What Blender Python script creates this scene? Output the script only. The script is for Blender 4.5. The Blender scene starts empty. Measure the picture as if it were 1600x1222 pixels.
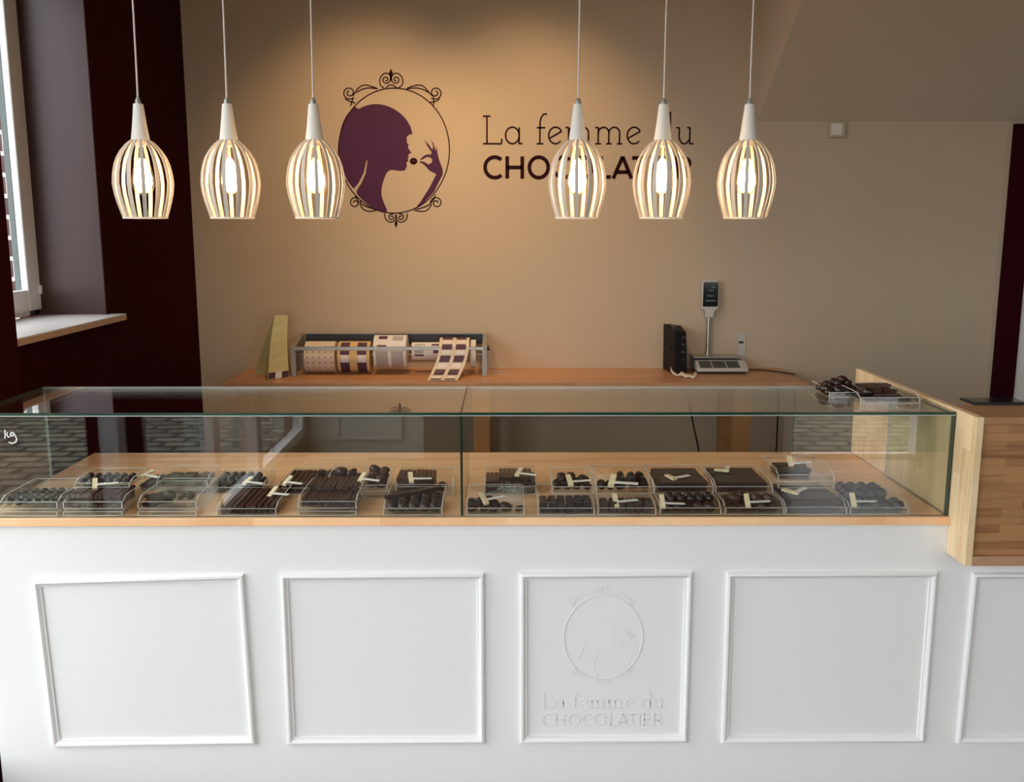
import bpy, bmesh, math, random
from mathutils import Vector, Matrix
from mathutils.geometry import tessellate_polygon
PI = math.pi
S = bpy.context.scene
COL = S.collection
random.seed(7)

# ---------------------------------------------------------------- camera
cam_d = bpy.data.cameras.new('camera')
cam = bpy.data.objects.new('camera', cam_d)
COL.objects.link(cam)
cam_d.sensor_fit = 'HORIZONTAL'
cam_d.sensor_width = 36.0
cam_d.lens = 1485.0 / 1600.0 * 36.0
cam_d.clip_start = 0.05
cam.location = (0.0, -2.3255, 1.628)
cam.rotation_euler = (PI / 2 - 0.1719, 0.0, -0.0058)
S.camera = cam

# ---------------------------------------------------------------- render look
S.view_settings.view_transform = 'Standard'
S.view_settings.look = 'None'
S.view_settings.gamma = 1.0
S.view_settings.exposure = 0.12
S.view_settings.use_curve_mapping = False
S.cycles.use_denoising = True
S.cycles.max_bounces = 10
S.cycles.diffuse_bounces = 5
S.cycles.transparent_max_bounces = 40
S.cycles.caustics_reflective = False
S.cycles.caustics_refractive = False
S.cycles.sample_clamp_indirect = 6.0

# ---------------------------------------------------------------- world: overcast daylight
W = bpy.data.worlds.new('overcast_sky')
S.world = W
W.use_nodes = True
wn = W.node_tree
wn.nodes['Background'].inputs[0].default_value = (0.965, 0.985, 1.02, 1)
wn.nodes['Background'].inputs[1].default_value = 5.4


def area_portal(name, loc, rot, sx, sy):
    d = bpy.data.lights.new(name, 'AREA')
    d.shape = 'RECTANGLE'
    d.size = sx
    d.size_y = sy
    d.cycles.is_portal = True
    o = bpy.data.objects.new(name, d)
    o.location = loc
    o.rotation_euler = rot
    COL.objects.link(o)


# daylight portals in the glazed openings (they only guide sky sampling, they emit nothing)
area_portal('daylight_side_glazing', (-1.62, -2.0, 1.45), (0, -PI / 2, 0), 2.7, 4.4)
area_portal('daylight_street_front', (0.75, -4.4, 1.45), (PI / 2, 0, 0), 4.4, 2.7)
area_portal('daylight_small_window', (-1.95, 1.03, 2.0), (0, -PI / 2, 0), 1.5, 0.9)


# ---------------------------------------------------------------- materials
def new_mat(name):
    m = bpy.data.materials.new(name)
    m.use_nodes = True
    nt = m.node_tree
    return m, nt, nt.nodes['Principled BSDF']


def mat(name, col, rough=0.5, metal=0.0, spec=0.5, bump=0.0, bscale=60.0, var=0.0, vscale=8.0, coat=0.0):
    m, nt, b = new_mat(name)
    b.inputs['Base Color'].default_value = (*col, 1)
    b.inputs['Roughness'].default_value = rough
    b.inputs['Metallic'].default_value = metal
    b.inputs['Specular IOR Level'].default_value = spec
    b.inputs['Coat Weight'].default_value = coat
    tc = nt.nodes.new('ShaderNodeTexCoord')
    if var > 0:
        n = nt.nodes.new('ShaderNodeTexNoise')
        n.inputs['Scale'].default_value = vscale
        n.inputs['Detail'].default_value = 4
        r = nt.nodes.new('ShaderNodeValToRGB')
        r.color_ramp.elements[0].position = 0.3
        r.color_ramp.elements[1].position = 0.7
        r.color_ramp.elements[0].color = (*[c * (1 - var) for c in col], 1)
        r.color_ramp.elements[1].color = (*[min(1, c * (1 + var)) for c in col], 1)
        nt.links.new(tc.outputs['Object'], n.inputs['Vector'])
        nt.links.new(n.outputs['Fac'], r.inputs['Fac'])
        nt.links.new(r.outputs['Color'], b.inputs['Base Color'])
    if bump > 0:
        n2 = nt.nodes.new('ShaderNodeTexNoise')
        n2.inputs['Scale'].default_value = bscale
        n2.inputs['Detail'].default_value = 3
        bp = nt.nodes.new('ShaderNodeBump')
        bp.inputs['Strength'].default_value = bump
        bp.inputs['Distance'].default_value = 0.002
        nt.links.new(tc.outputs['Object'], n2.inputs['Vector'])
        nt.links.new(n2.outputs['Fac'], bp.inputs['Height'])
        nt.links.new(bp.outputs['Normal'], b.inputs['Normal'])
    return m


def wood(name, c1, c2, c3, swap='XY', rough=0.42, stave=(0.32, 0.042)):
    """butcher-block wood: staves of slightly different tone with fine grain"""
    m, nt, b = new_mat(name)
    N, L = nt.nodes, nt.links
    tc = N.new('ShaderNodeTexCoord')
    sep = N.new('ShaderNodeSeparateXYZ')
    com = N.new('ShaderNodeCombineXYZ')
    L.new(tc.outputs['Object'], sep.inputs[0])
    L.new(sep.outputs[swap[0]], com.inputs['X'])
    L.new(sep.outputs[swap[1]], com.inputs['Y'])
    br = N.new('ShaderNodeTexBrick')
    br.inputs['Scale'].default_value = 1.0
    br.inputs['Brick Width'].default_value = stave[0]
    br.inputs['Row Height'].default_value = stave[1]
    br.inputs['Mortar Size'].default_value = 0.0006
    br.inputs['Mortar Smooth'].default_value = 1.0
    br.offset = 0.37
    br.inputs['Color1'].default_value = (*c1, 1)
    br.inputs['Color2'].default_value = (*c2, 1)
    br.inputs['Mortar'].default_value = (*[v * 0.9 for v in c2], 1)
    L.new(com.outputs[0], br.inputs['Vector'])
    mp = N.new('ShaderNodeMapping')
    mp.inputs['Scale'].default_value = (4, 70, 70)
    L.new(com.outputs[0], mp.inputs['Vector'])
    n = N.new('ShaderNodeTexNoise')
    n.inputs['Scale'].default_value = 1.0
    n.inputs['Detail'].default_value = 6
    n.inputs['Distortion'].default_value = 0.6
    L.new(mp.outputs[0], n.inputs['Vector'])
    rp = N.new('ShaderNodeValToRGB')
    rp.color_ramp.elements[0].position = 0.42
    rp.color_ramp.elements[1].position = 0.72
    rp.color_ramp.elements[0].color = (0, 0, 0, 1)
    rp.color_ramp.elements[1].color = (0.75, 0.75, 0.75, 1)
    L.new(n.outputs['Fac'], rp.inputs['Fac'])
    mx = N.new('ShaderNodeMix')
    mx.data_type = 'RGBA'
    L.new(rp.outputs['Color'], mx.inputs[0])
    L.new(br.outputs['Color'], mx.inputs[6])
    mx.inputs[7].default_value = (*c3, 1)
    L.new(mx.outputs[2], b.inputs['Base Color'])
    b.inputs['Roughness'].default_value = rough
    return m


def pane(name, tint, reflect=1.0):
    """thin architectural glass: see-through with a Schlick reflection"""
    m = bpy.data.materials.new(name)
    m.use_nodes = True
    nt = m.node_tree
    N, L = nt.nodes, nt.links
    N.clear()
    out = N.new('ShaderNodeOutputMaterial')
    tr = N.new('ShaderNodeBsdfTransparent')
    tr.inputs[0].default_value = (*tint, 1)
    gl = N.new('ShaderNodeBsdfGlossy')
    gl.inputs['Color'].default_value = (1, 1, 1, 1)
    gl.inputs['Roughness'].default_value = 0.0
    lw = N.new('ShaderNodeLayerWeight')
    lw.inputs['Blend'].default_value = 0.5
    p = N.new('ShaderNodeMath'); p.operation = 'POWER'; p.inputs[1].default_value = 5.0
    a = N.new('ShaderNodeMath'); a.operation = 'MULTIPLY_ADD'
    a.inputs[1].default_value = 0.94 * reflect
    a.inputs[2].default_value = 0.055 * reflect
    mx = N.new('ShaderNodeMixShader')
    L.new(lw.outputs['Facing'], p.inputs[0])
    L.new(p.outputs[0], a.inputs[0])
    L.new(a.outputs[0], mx.inputs[0])
    L.new(tr.outputs[0], mx.inputs[1])
    L.new(gl.outputs[0], mx.inputs[2])
    L.new(mx.outputs[0], out.inputs['Surface'])
    return m


def emis(name, col, s):
    m, nt, b = new_mat(name)
    b.inputs['Base Color'].default_value = (*col, 1)
    b.inputs['Emission Color'].default_value = (*col, 1)
    b.inputs['Emission Strength'].default_value = s
    return m


def brickmat(name, c1, c2, mortar, bw, rh, ms, swap='XY', rough=0.85):
    m, nt, b = new_mat(name)
    N, L = nt.nodes, nt.links
    tc = N.new('ShaderNodeTexCoord')
    sep = N.new('ShaderNodeSeparateXYZ')
    com = N.new('ShaderNodeCombineXYZ')
    L.new(tc.outputs['Object'], sep.inputs[0])
    L.new(sep.outputs[swap[0]], com.inputs['X'])
    L.new(sep.outputs[swap[1]], com.inputs['Y'])
    br = N.new('ShaderNodeTexBrick')
    br.inputs['Scale'].default_value = 1.0
    br.inputs['Brick Width'].default_value = bw
    br.inputs['Row Height'].default_value = rh
    br.inputs['Mortar Size'].default_value = ms
    br.inputs['Color1'].default_value = (*c1, 1)
    br.inputs['Color2'].default_value = (*c2, 1)
    br.inputs['Mortar'].default_value = (*mortar, 1)
    L.new(com.outputs[0], br.inputs['Vector'])
    L.new(br.outputs['Color'], b.inputs['Base Color'])
    b.inputs['Roughness'].default_value = rough
    return m


M = {}
M['beige'] = mat('beige_wall_paint', (0.56, 0.455, 0.33), 0.75, bump=0.15, bscale=250, var=0.02, vscale=1.5)
M['soffit'] = mat('soffit_paint', (0.68, 0.58, 0.46), 0.8, bump=0.1, bscale=250)
M['burgundy'] = mat('burgundy_wall_paint', (0.034, 0.0022, 0.0065), 0.9, spec=0.08, bump=0.1, bscale=250)
M['sheened'] = mat('burgundy_painted_sheen', (0.055, 0.020, 0.020), 0.40, spec=0.5)  # paler than the wall paint: the window's sheen is put into the colour
M['ceiling'] = mat('ceiling_paint', (0.80, 0.76, 0.68), 0.8)
M['white'] = mat('white_lacquer', (0.80, 0.80, 0.785), 0.42, bump=0.03, bscale=120)
M['relief'] = mat('white_relief_lacquer', (0.70, 0.72, 0.715), 0.5)
M['frame'] = mat('white_window_frame', (0.84, 0.85, 0.86), 0.4)
M['floor'] = mat('dark_floor_tiles', (0.10, 0.06, 0.045), 0.40, var=0.2, vscale=3)
M['deck'] = wood('light_beech_block', (0.95, 0.58, 0.31), (0.78, 0.43, 0.205), (0.95, 0.66, 0.39))
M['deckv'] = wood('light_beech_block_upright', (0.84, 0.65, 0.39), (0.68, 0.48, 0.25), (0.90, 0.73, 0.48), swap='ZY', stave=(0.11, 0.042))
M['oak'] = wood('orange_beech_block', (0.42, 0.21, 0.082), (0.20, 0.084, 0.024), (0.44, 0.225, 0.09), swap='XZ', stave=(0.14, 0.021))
M['oakt'] = wood('orange_beech_block_top', (0.40, 0.215, 0.10), (0.33, 0.165, 0.075), (0.45, 0.25, 0.12), swap='XY', stave=(0.2, 0.03))
M['oakedge'] = mat('beech_edge', (0.44, 0.25, 0.14), 0.45, var=0.08, vscale=30)
M['worktop'] = wood('beech_worktop', (0.58, 0.30, 0.15), (0.50, 0.25, 0.12), (0.64, 0.36, 0.19), swap='XY', rough=0.35)
M['leg'] = mat('pine_leg', (0.45, 0.22, 0.09), 0.5, var=0.1, vscale=20)
M['glass'] = pane('case_glass', (0.965, 0.985, 0.97))
M['winglass'] = pane('window_glass', (0.97, 0.98, 0.98))
M['gedge'] = mat('green_glass_edge', (0.012, 0.045, 0.028), 0.15, spec=0.6)
M['acrylic'] = pane('clear_acrylic', (0.965, 0.97, 0.965), 0.55)
M['acedge'] = mat('acrylic_edge', (0.62, 0.60, 0.56), 0.25)
M['choc'] = mat('dark_chocolate', (0.027, 0.0085, 0.0058), 0.36, var=0.35, vscale=25, bump=0.3, bscale=180)
M['choc2'] = mat('milk_chocolate', (0.050, 0.016, 0.009), 0.4, var=0.3, vscale=30, bump=0.25, bscale=160)
M['choc3'] = mat('black_chocolate', (0.013, 0.0062, 0.0058), 0.3, var=0.35, vscale=25, bump=0.2, bscale=180)
M['chocg'] = mat('nut_chocolate', (0.055, 0.042, 0.018), 0.45, var=0.6, vscale=60, bump=0.5, bscale=120)
M['peg'] = mat('wooden_peg', (0.86, 0.70, 0.46), 0.55, var=0.08, vscale=60)
M['card'] = mat('white_card', (0.92, 0.90, 0.86), 0.6)
M['lampwhite'] = mat('white_lamp_wood', (0.80, 0.77, 0.70), 0.5)
M['ribwood'] = mat('bleached_lamp_ribs', (0.62, 0.55, 0.47), 0.55)
M['cord'] = mat('white_cord', (0.72, 0.64, 0.58), 0.55)
M['steel'] = mat('brushed_steel', (0.55, 0.55, 0.52), 0.3, metal=0.9)
M['zinc'] = mat('grey_metal', (0.36, 0.36, 0.34), 0.4, metal=0.5)
M['black'] = mat('black_plastic', (0.012, 0.012, 0.016), 0.35)
M['blackm'] = mat('matt_black', (0.010, 0.009, 0.012), 0.6, spec=0.2)
M['purple'] = mat('purple_vinyl', (0.082, 0.028, 0.080), 0.75, spec=0.15)
M['brownv'] = mat('dark_brown_vinyl', (0.028, 0.006, 0.009), 0.75, spec=0.1)
M['paper'] = mat('cream_paper', (0.72, 0.62, 0.50), 0.7)
M['paperw'] = mat('white_paper', (0.78, 0.76, 0.74), 0.65)
M['papery'] = mat('kraft_yellow_paper', (0.70, 0.50, 0.24), 0.7)
M['printp'] = mat('purple_print', (0.08, 0.035, 0.07), 0.55)
M['printg'] = mat('grey_print', (0.42, 0.41, 0.41), 0.6)
M['printdot'] = mat('pale_print', (0.38, 0.27, 0.22), 0.6)
M['bag'] = mat('pale_green_paper', (0.60, 0.55, 0.27), 0.6, var=0.08, vscale=10)
M['scale'] = mat('light_grey_plastic', (0.55, 0.54, 0.50), 0.4)
M['keys'] = mat('dark_keypad', (0.03, 0.038, 0.04), 0.5)
M['keyc'] = mat('keypad_keys', (0.10, 0.12, 0.12), 0.5)
M['lcd'] = mat('display_screen', (0.010, 0.014, 0.016), 0.08)
M['digit'] = mat('display_digits', (0.10, 0.15, 0.15), 0.5)
M['chalk'] = mat('chalk_marker', (0.85, 0.85, 0.83), 0.6)
M['bulb'] = emis('glowing_filament', (1.0, 0.66, 0.35), 44.0)
M['bulbglass'] = pane('amber_bulb_glass', (1.0, 0.93, 0.80))
M['lens'] = emis('spot_lens', (1.0, 0.75, 0.45), 6.0)
M['paving'] = brickmat('street_paving', (0.23, 0.215, 0.145), (0.11, 0.105, 0.07), (0.02, 0.02, 0.012), 0.30, 0.17, 0.03)
M['brick'] = brickmat('dark_red_bricks', (0.06, 0.018, 0.018), (0.04, 0.014, 0.015), (0.50, 0.44, 0.42), 0.70, 0.19, 0.020, swap='YZ')
M['doorgrey'] = mat('pale_grey_door_paint', (0.80, 0.83, 0.80), 0.45)
M['silledge'] = mat('tan_sill_edge', (0.50, 0.34, 0.23), 0.45)
M['edge_glint'] = mat('painted_glass_edge_glint', (0.62, 0.66, 0.62), 0.2)  # pale colour stands in for daylight glinting along the glass edges
M['teal'] = mat('dark_teal_gasket', (0.045, 0.065, 0.065), 0.5)
M['render'] = mat('pale_grey_render', (0.16, 0.19, 0.185), 0.7)
M['sill'] = mat('white_sill_stone', (0.72, 0.71, 0.70), 0.3)


# ---------------------------------------------------------------- mesh building
class MB:
    def __init__(s):
        s.v = []; s.f = []; s.m = []

    def add(s, vs, fs, mi=0):
        b = len(s.v)
        s.v += [tuple(v) for v in vs]
        for f in fs:
            s.f.append([b + i for i in f]); s.m.append(mi)
        return s

    def box(s, x0, x1, y0, y1, z0, z1, mi=0):
        vs = [(x, y, z) for z in (z0, z1) for y in (y0, y1) for x in (x0, x1)]
        fs = [(0, 2, 3, 1), (4, 5, 7, 6), (0, 1, 5, 4), (2, 6, 7, 3), (0, 4, 6, 2), (1, 3, 7, 5)]
        if isinstance(mi, dict):  # per face: bottom top front back left right
            for k, f in zip(('bottom', 'top', 'front', 'back', 'left', 'right'), fs):
                b = len(s.v)
                s.add([vs[i] for i in f], [(0, 1, 2, 3)], mi.get(k, mi.get('rest', 0)))
            return s
        return s.add(vs, fs, mi)

    def prism(s, poly, axis, a, b, mi=0):
        """poly: 2D points; axis: 'x','y','z' extrusion from a to b"""
        def P(p, t):
            return {'x': (t, p[0], p[1]), 'y': (p[0], t, p[1]), 'z': (p[0], p[1], t)}[axis]
        n = len(poly)
        vs = [P(p, a) for p in poly] + [P(p, b) for p in poly]
        tris = tessellate_polygon([[Vector((p[0], p[1], 0)) for p in poly]])
        fs = [tuple(t) for t in tris] + [tuple(i + n for i in reversed(t)) for t in tris]
        fs += [(i, (i + 1) % n, (i + 1) % n + n, i + n) for i in range(n)]
        return s.add(vs, fs, mi)

    def lathe(s, prof, n=24, c=(0, 0, 0), mi=0, cap=True):
        vs = []
        for r, z in prof:
            for k in range(n):
                a = 2 * PI * k / n
                vs.append((c[0] + r * math.cos(a), c[1] + r * math.sin(a), c[2] + z))
        fs = []
        for j in range(len(prof) - 1):
            for k in range(n):
                k2 = (k + 1) % n
                fs.append((j * n + k, j * n + k2, (j + 1) * n + k2, (j + 1) * n + k))
        if cap:
            fs.append(tuple(range(n - 1, -1, -1)))
            fs.append(tuple((len(prof) - 1) * n + k for k in range(n)))
        return s.add(vs, fs, mi)

    def tube(s, pts, r, n=8, mi=0, closed=False):
        pts = [Vector(p) for p in pts]
        m = len(pts)
        vs = []
        up = Vector((0.13, 0.21, 0.97)).normalized()
        for i, p in enumerate(pts):
            if closed:
                t = pts[(i + 1) % m] - pts[i - 1]
            else:
                t = pts[min(i + 1, m - 1)] - pts[max(i - 1, 0)]
            t.normalize()
            u = t.cross(up)
            if u.length < 0.2:
                u = t.cross(Vector((1, 0, 0)))
            u.normalize(); w = t.cross(u)
            rr = r[i] if isinstance(r, (list, tuple)) else r
            for k in range(n):
                a = 2 * PI * k / n
                vs.append(p + u * math.cos(a) * rr + w * math.sin(a) * rr)
        fs = []
        for j in range(m if closed else m - 1):
            j2 = (j + 1) % m
            for k in range(n):
                k2 = (k + 1) % n
                fs.append((j * n + k, j * n + k2, j2 * n + k2, j2 * n + k))
        if not closed:
            fs.append(tuple(range(n - 1, -1, -1)))
            fs.append(tuple((m - 1) * n + k for k in range(n)))
        return s.add(vs, fs, mi)

    def stroke(s, pts, w, yf, th, closed=False, mi=0, taper=False):
        """a ribbon of width w lying in the XZ plane at y=yf, thickness th towards the room"""
        P = [Vector((p[0], p[1])) for p in pts]
        m = len(P)
        L, R = [], []
        for i in range(m):
            if closed:
                a = (P[i] - P[i - 1]); b = (P[(i + 1) % m] - P[i])
            else:
                a = P[i] - P[max(i - 1, 0)]; b = P[min(i + 1, m - 1)] - P[i]
                if a.length < 1e-9: a = b
                if b.length < 1e-9: b = a
            a = a.normalized(); b = b.normalized()
            na = Vector((-a.y, a.x)); nb = Vector((-b.y, b.x))
            nn = na + nb
            if nn.length < 0.3: nn = na
            nn.normalize()
            k = 1 / max(0.5, nn.dot(na))
            ww = w / 2
            if taper:
                ww *= 0.25 + 0.75 * math.sin(PI * (0.08 + 0.84 * i / (m - 1)))
            L.append(P[i] + nn * ww * k); R.append(P[i] - nn * ww * k)
        vs = []
        for i in range(m):
            vs += [(L[i].x, yf, L[i].y), (R[i].x, yf, R[i].y), (L[i].x, yf - th, L[i].y), (R[i].x, yf - th, R[i].y)]
        fs = []
        for i in range(m if closed else m - 1):
            a = 4 * i; b = 4 * ((i + 1) % m)
            fs += [(a + 2, a + 3, b + 3, b + 2), (a, b, b + 1, a + 1), (a, a + 2, b + 2, b), (a + 1, b + 1, b + 3, a + 3)]
        if not closed:
            e = 4 * (m - 1)
            fs += [(0, 1, 3, 2), (e, e + 2, e + 3, e + 1)]
        return s.add(vs, fs, mi)

    def mesh(s, name, mats, smooth=0):
        me = bpy.data.meshes.new(name)
        me.from_pydata(s.v, [], s.f)
        for m_ in (mats if isinstance(mats, (list, tuple)) else [mats]):
            me.materials.append(m_)
        me.polygons.foreach_set('material_index', s.m)
        bm = bmesh.new(); bm.from_mesh(me)
        bmesh.ops.recalc_face_normals(bm, faces=bm.faces)
        bm.to_mesh(me); bm.free()
        if smooth:
            me.polygons.foreach_set('use_smooth', [True] * len(me.polygons))
            me.set_sharp_from_angle(angle=math.radians(smooth))
        me.update()
        return me


def tag(o, label=None, cat=None, group=None, kind=None):
    if label: o['label'] = label
    if cat: o['category'] = cat
    if group: o['group'] = group
    if kind: o['kind'] = kind
    return o


def link_mesh(name, me, parent=None, loc=None, rot=None):
    o = bpy.data.objects.new(name, me)
    COL.objects.link(o)
    if parent is not None: o.parent = parent
    if loc: o.location = loc
    if rot: o.rotation_euler = rot
    return o


def obj(name, mb, mats, parent=None, smooth=0, bevel=0, loc=None, rot=None, label=None):
    o = link_mesh(name, mb.mesh(name, mats, smooth), parent, loc, rot)
    if bevel:
        b = o.modifiers.new('bevel', 'BEVEL')
        b.width = bevel; b.segments = 2; b.limit_method = 'ANGLE'
    if label: o['label'] = label
    return o


def thing(name, label, cat, loc=(0, 0, 0), rotz=0, group=None):
    o = bpy.data.objects.new(name, None)
    o.empty_display_size = 0.05
    COL.objects.link(o)
    o.location = loc
    o.rotation_euler = (0, 0, rotz)
    return tag(o, label, cat, group)


def struct(name, mb, mats, label=None, cat=None, bevel=0, parent=None, smooth=0):
    o = obj(name, mb, mats, parent, bevel=bevel, smooth=smooth)
    if parent is None:
        tag(o, label, cat, None, 'structure')
    return o


def bx(*a, mi=0):
    return MB().box(*a, mi=mi)


def copy_tree(o, parent=None):
    c = o.copy(); COL.objects.link(c)
    if parent is not None: c.parent = parent
    for ch in list(o.children):
        copy_tree(ch, c)
    return c


def tx(px, y, z):
    """world X of something seen at column px of the photograph when it stands at depth y, height z"""
    Y = y + 2.3255
    d = Y * math.cos(0.1719) - (z - 1.628) * math.sin(0.1719)
    return (px - 800) / 1485.0 * d + 0.0058 * Y


# ================================================================ THE ROOM
YW = 2.557      # back wall
XL = -1.585     # burgundy side wall
H = 2.9

struct('floor', bx(-1.75, 4.35, -4.35, 2.7, -0.12, 0.0), M['floor'], 'dark brown shop floor', 'floor')
struct('ceiling', bx(-1.75, 4.35, -4.35, 2.7, H, H + 0.12), M['ceiling'], 'plain pale ceiling above the shop', 'ceiling')
struct('wall_back', bx(-1.585, 4.35, YW, 2.7, 0, H), M['beige'], 'beige painted wall behind the counter', 'wall')
struct('wall_right', bx(4.2, 4.35, -4.2, YW, 0, H), M['beige'], 'beige side wall far to the right', 'wall')

# burgundy side wall with the small window
w = MB()
w.box(-1.93, XL, 1.446, YW + 0.143, 0, H)
w.box(-1.93, XL, 0.62, 1.446, 0, 1.255)
w.box(-1.93, XL, 0.62, 1.446, 2.72, H)
w.box(-1.93, -1.52, 0.25, 0.62, 0, H)
struct('wall_left', w, M['burgundy'], 'dark burgundy side wall around the small window', 'wall')

struct('trim_1', MB().box(-1.845, -1.594, 1.441, 1.446, 1.283, 2.72).box(-1.596, XL + 0.002, 1.437, 1.446, 1.283, 2.72), M['sheened'], 'satin burgundy lining, window light painted in, on the far side of the small window niche', 'window lining')

# small window: frame, sash, pane
wf = MB()
x0, x1 = -1.895, -1.8615
wf.box(x0, x1, 0.62, 0.67, 1.283, 2.72)
wf.box(x0, x1, 0.67, 1.400, 1.283, 1.345)
wf.box(x0, x1, 0.67, 1.400, 2.66, 2.72)
win1 = struct('window_1', wf, M['frame'], 'white framed small window in the burgundy wall', 'window', bevel=0.004)
sa = MB()
sa.box(-1.861, -1.834, 1.345, 1.4405, 1.305, 2.69)
sa.box(-1.861, -1.834, 0.63, 0.745, 1.305, 2.69)
sa.box(-1.861, -1.834, 0.745, 1.345, 1.305, 1.386)
sa.box(-1.861, -1.834, 0.745, 1.345, 2.605, 2.69)
obj('sash', sa, M['frame'], win1, bevel=0.004)
obj('pane', bx(-1.852, -1.847, 0.745, 1.345, 1.386, 2.605), M['winglass'], win1)
obj('gasket', bx(x0, x1, 1.400, 1.4405, 1.283, 2.72), M['teal'], win1, label='dark teal gasket strip')
obj('hinge', MB().box(-1.838, -1.826, 1.425, 1.4405, 1.365, 1.40), M['frame'], win1, bevel=0.003)
struct('trim_2', bx(-1.93, -1.896, 1.437, 1.446, 1.283, 2.72), M['render'], 'pale outer lining of the small window opening', 'window lining')
# sill
sl = MB().prism([(-1.845, 0.62), (-1.585, 0.62), (-1.521, 0.62), (-1.521, 1.484), (-1.585, 1.484), (-1.585, 1.446), (-1.845, 1.446)], 'z', 1.2585, 1.279)
sl.prism([(-1.845, 0.62), (-1.585, 0.62), (-1.5215, 0.62), (-1.5215, 1.4835), (-1.585, 1.4835), (-1.585, 1.446), (-1.845, 1.446)], 'z', 1.279, 1.283, mi=1)
tag(obj('window_sill', sl, [M['silledge'], M['sill']]), 'white sill with a tan edge jutting out below the small window in the burgundy wall', 'window sill')

# large glazed side front (daylight from the left), behind the camera's left shoulder
gx0, gx1 = -1.56, -1.42
w = MB()
w.box(gx0, gx1, -4.2, 0.25, 0, 0.19)
w.box(gx0, gx1, -4.2, 0.25, 2.72, H)
w.box(gx0, gx1, -1.30, -1.12, 0.19, 2.72)
w.box(gx0, gx1, 0.17, 0.25, 0.19, 2.72)
struct('wall_side_front', w, M['burgundy'], 'burgundy surround of the large side glazing', 'wall')
FX0, FX1 = -1.48, -1.412
for i, (a, b_, nb) in enumerate([(-1.12, 0.17, ()), (-4.19, -1.30, (-2.20, -2.98))]):
    fr = MB()
    fr.box(FX0, FX1, a, b_, 0.19, 0.245)
    fr.box(FX0, FX1, a, b_, 2.65, 2.72)
    fr.box(FX0, FX1, a, a + 0.07, 0.245, 2.65)
    fr.box(FX0, FX1, b_ - 0.02, b_, 0.245, 2.65)
    for y in nb:
        fr.box(FX0, FX1, y - 0.05, y + 0.05, 0.245, 2.65)
    o = struct('window_%d' % (i + 2), fr, M['frame'], ['tall white framed side window beside the counter', 'wide white framed side window towards the street'][i], 'window')
    for ya, yb in zip([a + 0.07] + [y + 0.05 for y in reversed(nb)], [y - 0.05 for y in reversed(nb)] + [b_ - 0.02]):
        obj('pane', bx(-1.436, -1.428, ya, yb, 0.245, 2.65), M['winglass'], o)

# street front behind the camera
w = MB()
y0, y1 = -4.35, -4.2
w.box(-1.56, -1.39, y0, y1, 0, H)
w.box(-0.58, 1.95, y0, y1, 0, 0.9)
w.box(-0.58, -0.45, y0, y1, 0.9, H)
w.box(0.9, 1.95, y0, y1, 0.9, H)
w.box(-0.45, 0.9, y0, y1, 2.72, H)
w.box(-1.39, -0.58, y0, y1, 2.25, H)
w.box(1.95, 4.2, y0, y1, 2.72, H)
w.box(2.95, 4.2, y0, y1, 0.0, 2.72)
struct('wall_front', w, M['burgundy'], 'burgundy street wall behind the photographer', 'wall')
d = MB()
d.box(-1.385, -0.585, -4.30, -4.24, 0.01, 0.9)
d.box(-1.385, -1.29, -4.30, -4.24, 0.9, 2.24)
d.box(-0.68, -0.585, -4.30, -4.24, 0.9, 2.24)
d.box(-1.29, -0.68, -4.30, -4.24, 2.13, 2.24)
for (a, b_, c, e) in [(-1.20, -0.735, 0.135, 0.155), (-1.20, -0.735, 0.76, 0.78), (-1.20, -1.18, 0.155, 0.76), (-0.755, -0.735, 0.155, 0.76)]:
    d.box(a, b_, -4.24, -4.225, c, e)
dr = struct('door_2', d, M['doorgrey'], 'pale grey street door with a moulded lower panel', 'door', bevel=0.003)
obj('pane', bx(-1.29, -0.68, -4.275, -4.265, 0.9, 2.13), M['winglass'], dr)
obj('door_handle', MB().tube([(-0.64, -4.19, 1.05), (-0.64, -4.19, 1.05), (-0.76, -4.19, 1.05)], 0.009, 8).box(-0.65, -0.63, -4.24, -4.185, 1.04, 1.06), M['steel'], dr)
for i, (a, b_, c) in enumerate([(1.95, 2.95, 0.0), (-0.45, 0.9, 0.9)]):  # second window is added out of view to brighten the middle of the counter
    fr = MB()
    fr.box(a, b_, -4.32, -4.26, c, c + 0.025)
    fr.box(a, b_, -4.32, -4.20, 2.65, 2.72)
    for y in (a, b_ - 0.06):
        fr.box(y, y + 0.06, -4.32, -4.20, c + 0.025, 2.65)
    o = struct('window_%d' % (i + 4), fr, M['frame'], ['white framed full height shop window facing the street', 'added white framed window beside the street door, brightening the counter'][i], 'window')
    obj('pane', bx(a + 0.06, b_ - 0.06, -4.295, -4.285, c + 0.025, 2.65), M['winglass'], o)

# sloping soffit under a stair, upper right
w = MB().prism([(YW, 2.1405), (YW, H), (1.394, H)], 'x', 1.248, 4.2)
struct('wall_soffit', w, M['soffit'], 'sloping beige soffit above the right of the wall', 'soffit')

# doorway at the far right of the back wall
fr = MB().box(2.522, 2.638, YW - 0.03, YW, 0, 2.128).box(3.46, 3.57, YW - 0.03, YW, 0, 2.128)
o = struct('door_1', fr, M['burgundy'], 'white door in a burgundy frame at the far right of the back wall', 'door')
obj('door_leaf', bx(2.638, 3.46, YW - 0.018, YW, 0.01, 2.128), M['frame'], o, label='white door leaf')
obj('hinge', MB().lathe([(0.008, 0), (0.008, 0.07)], 10, (2.64, YW - 0.03, 1.84)), M['steel'], o, label='steel hinge')
obj('trim', bx(2.503, 2.522, YW - 0.012, YW, 0, 2.128), M['beige'], o, label='pale edge strip')

struct('baseboard_back', bx(-1.585, 2.50, YW - 0.014, YW, 0, 0.08), M['burgundy'], 'dark skirting along the back wall', 'baseboard')

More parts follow.
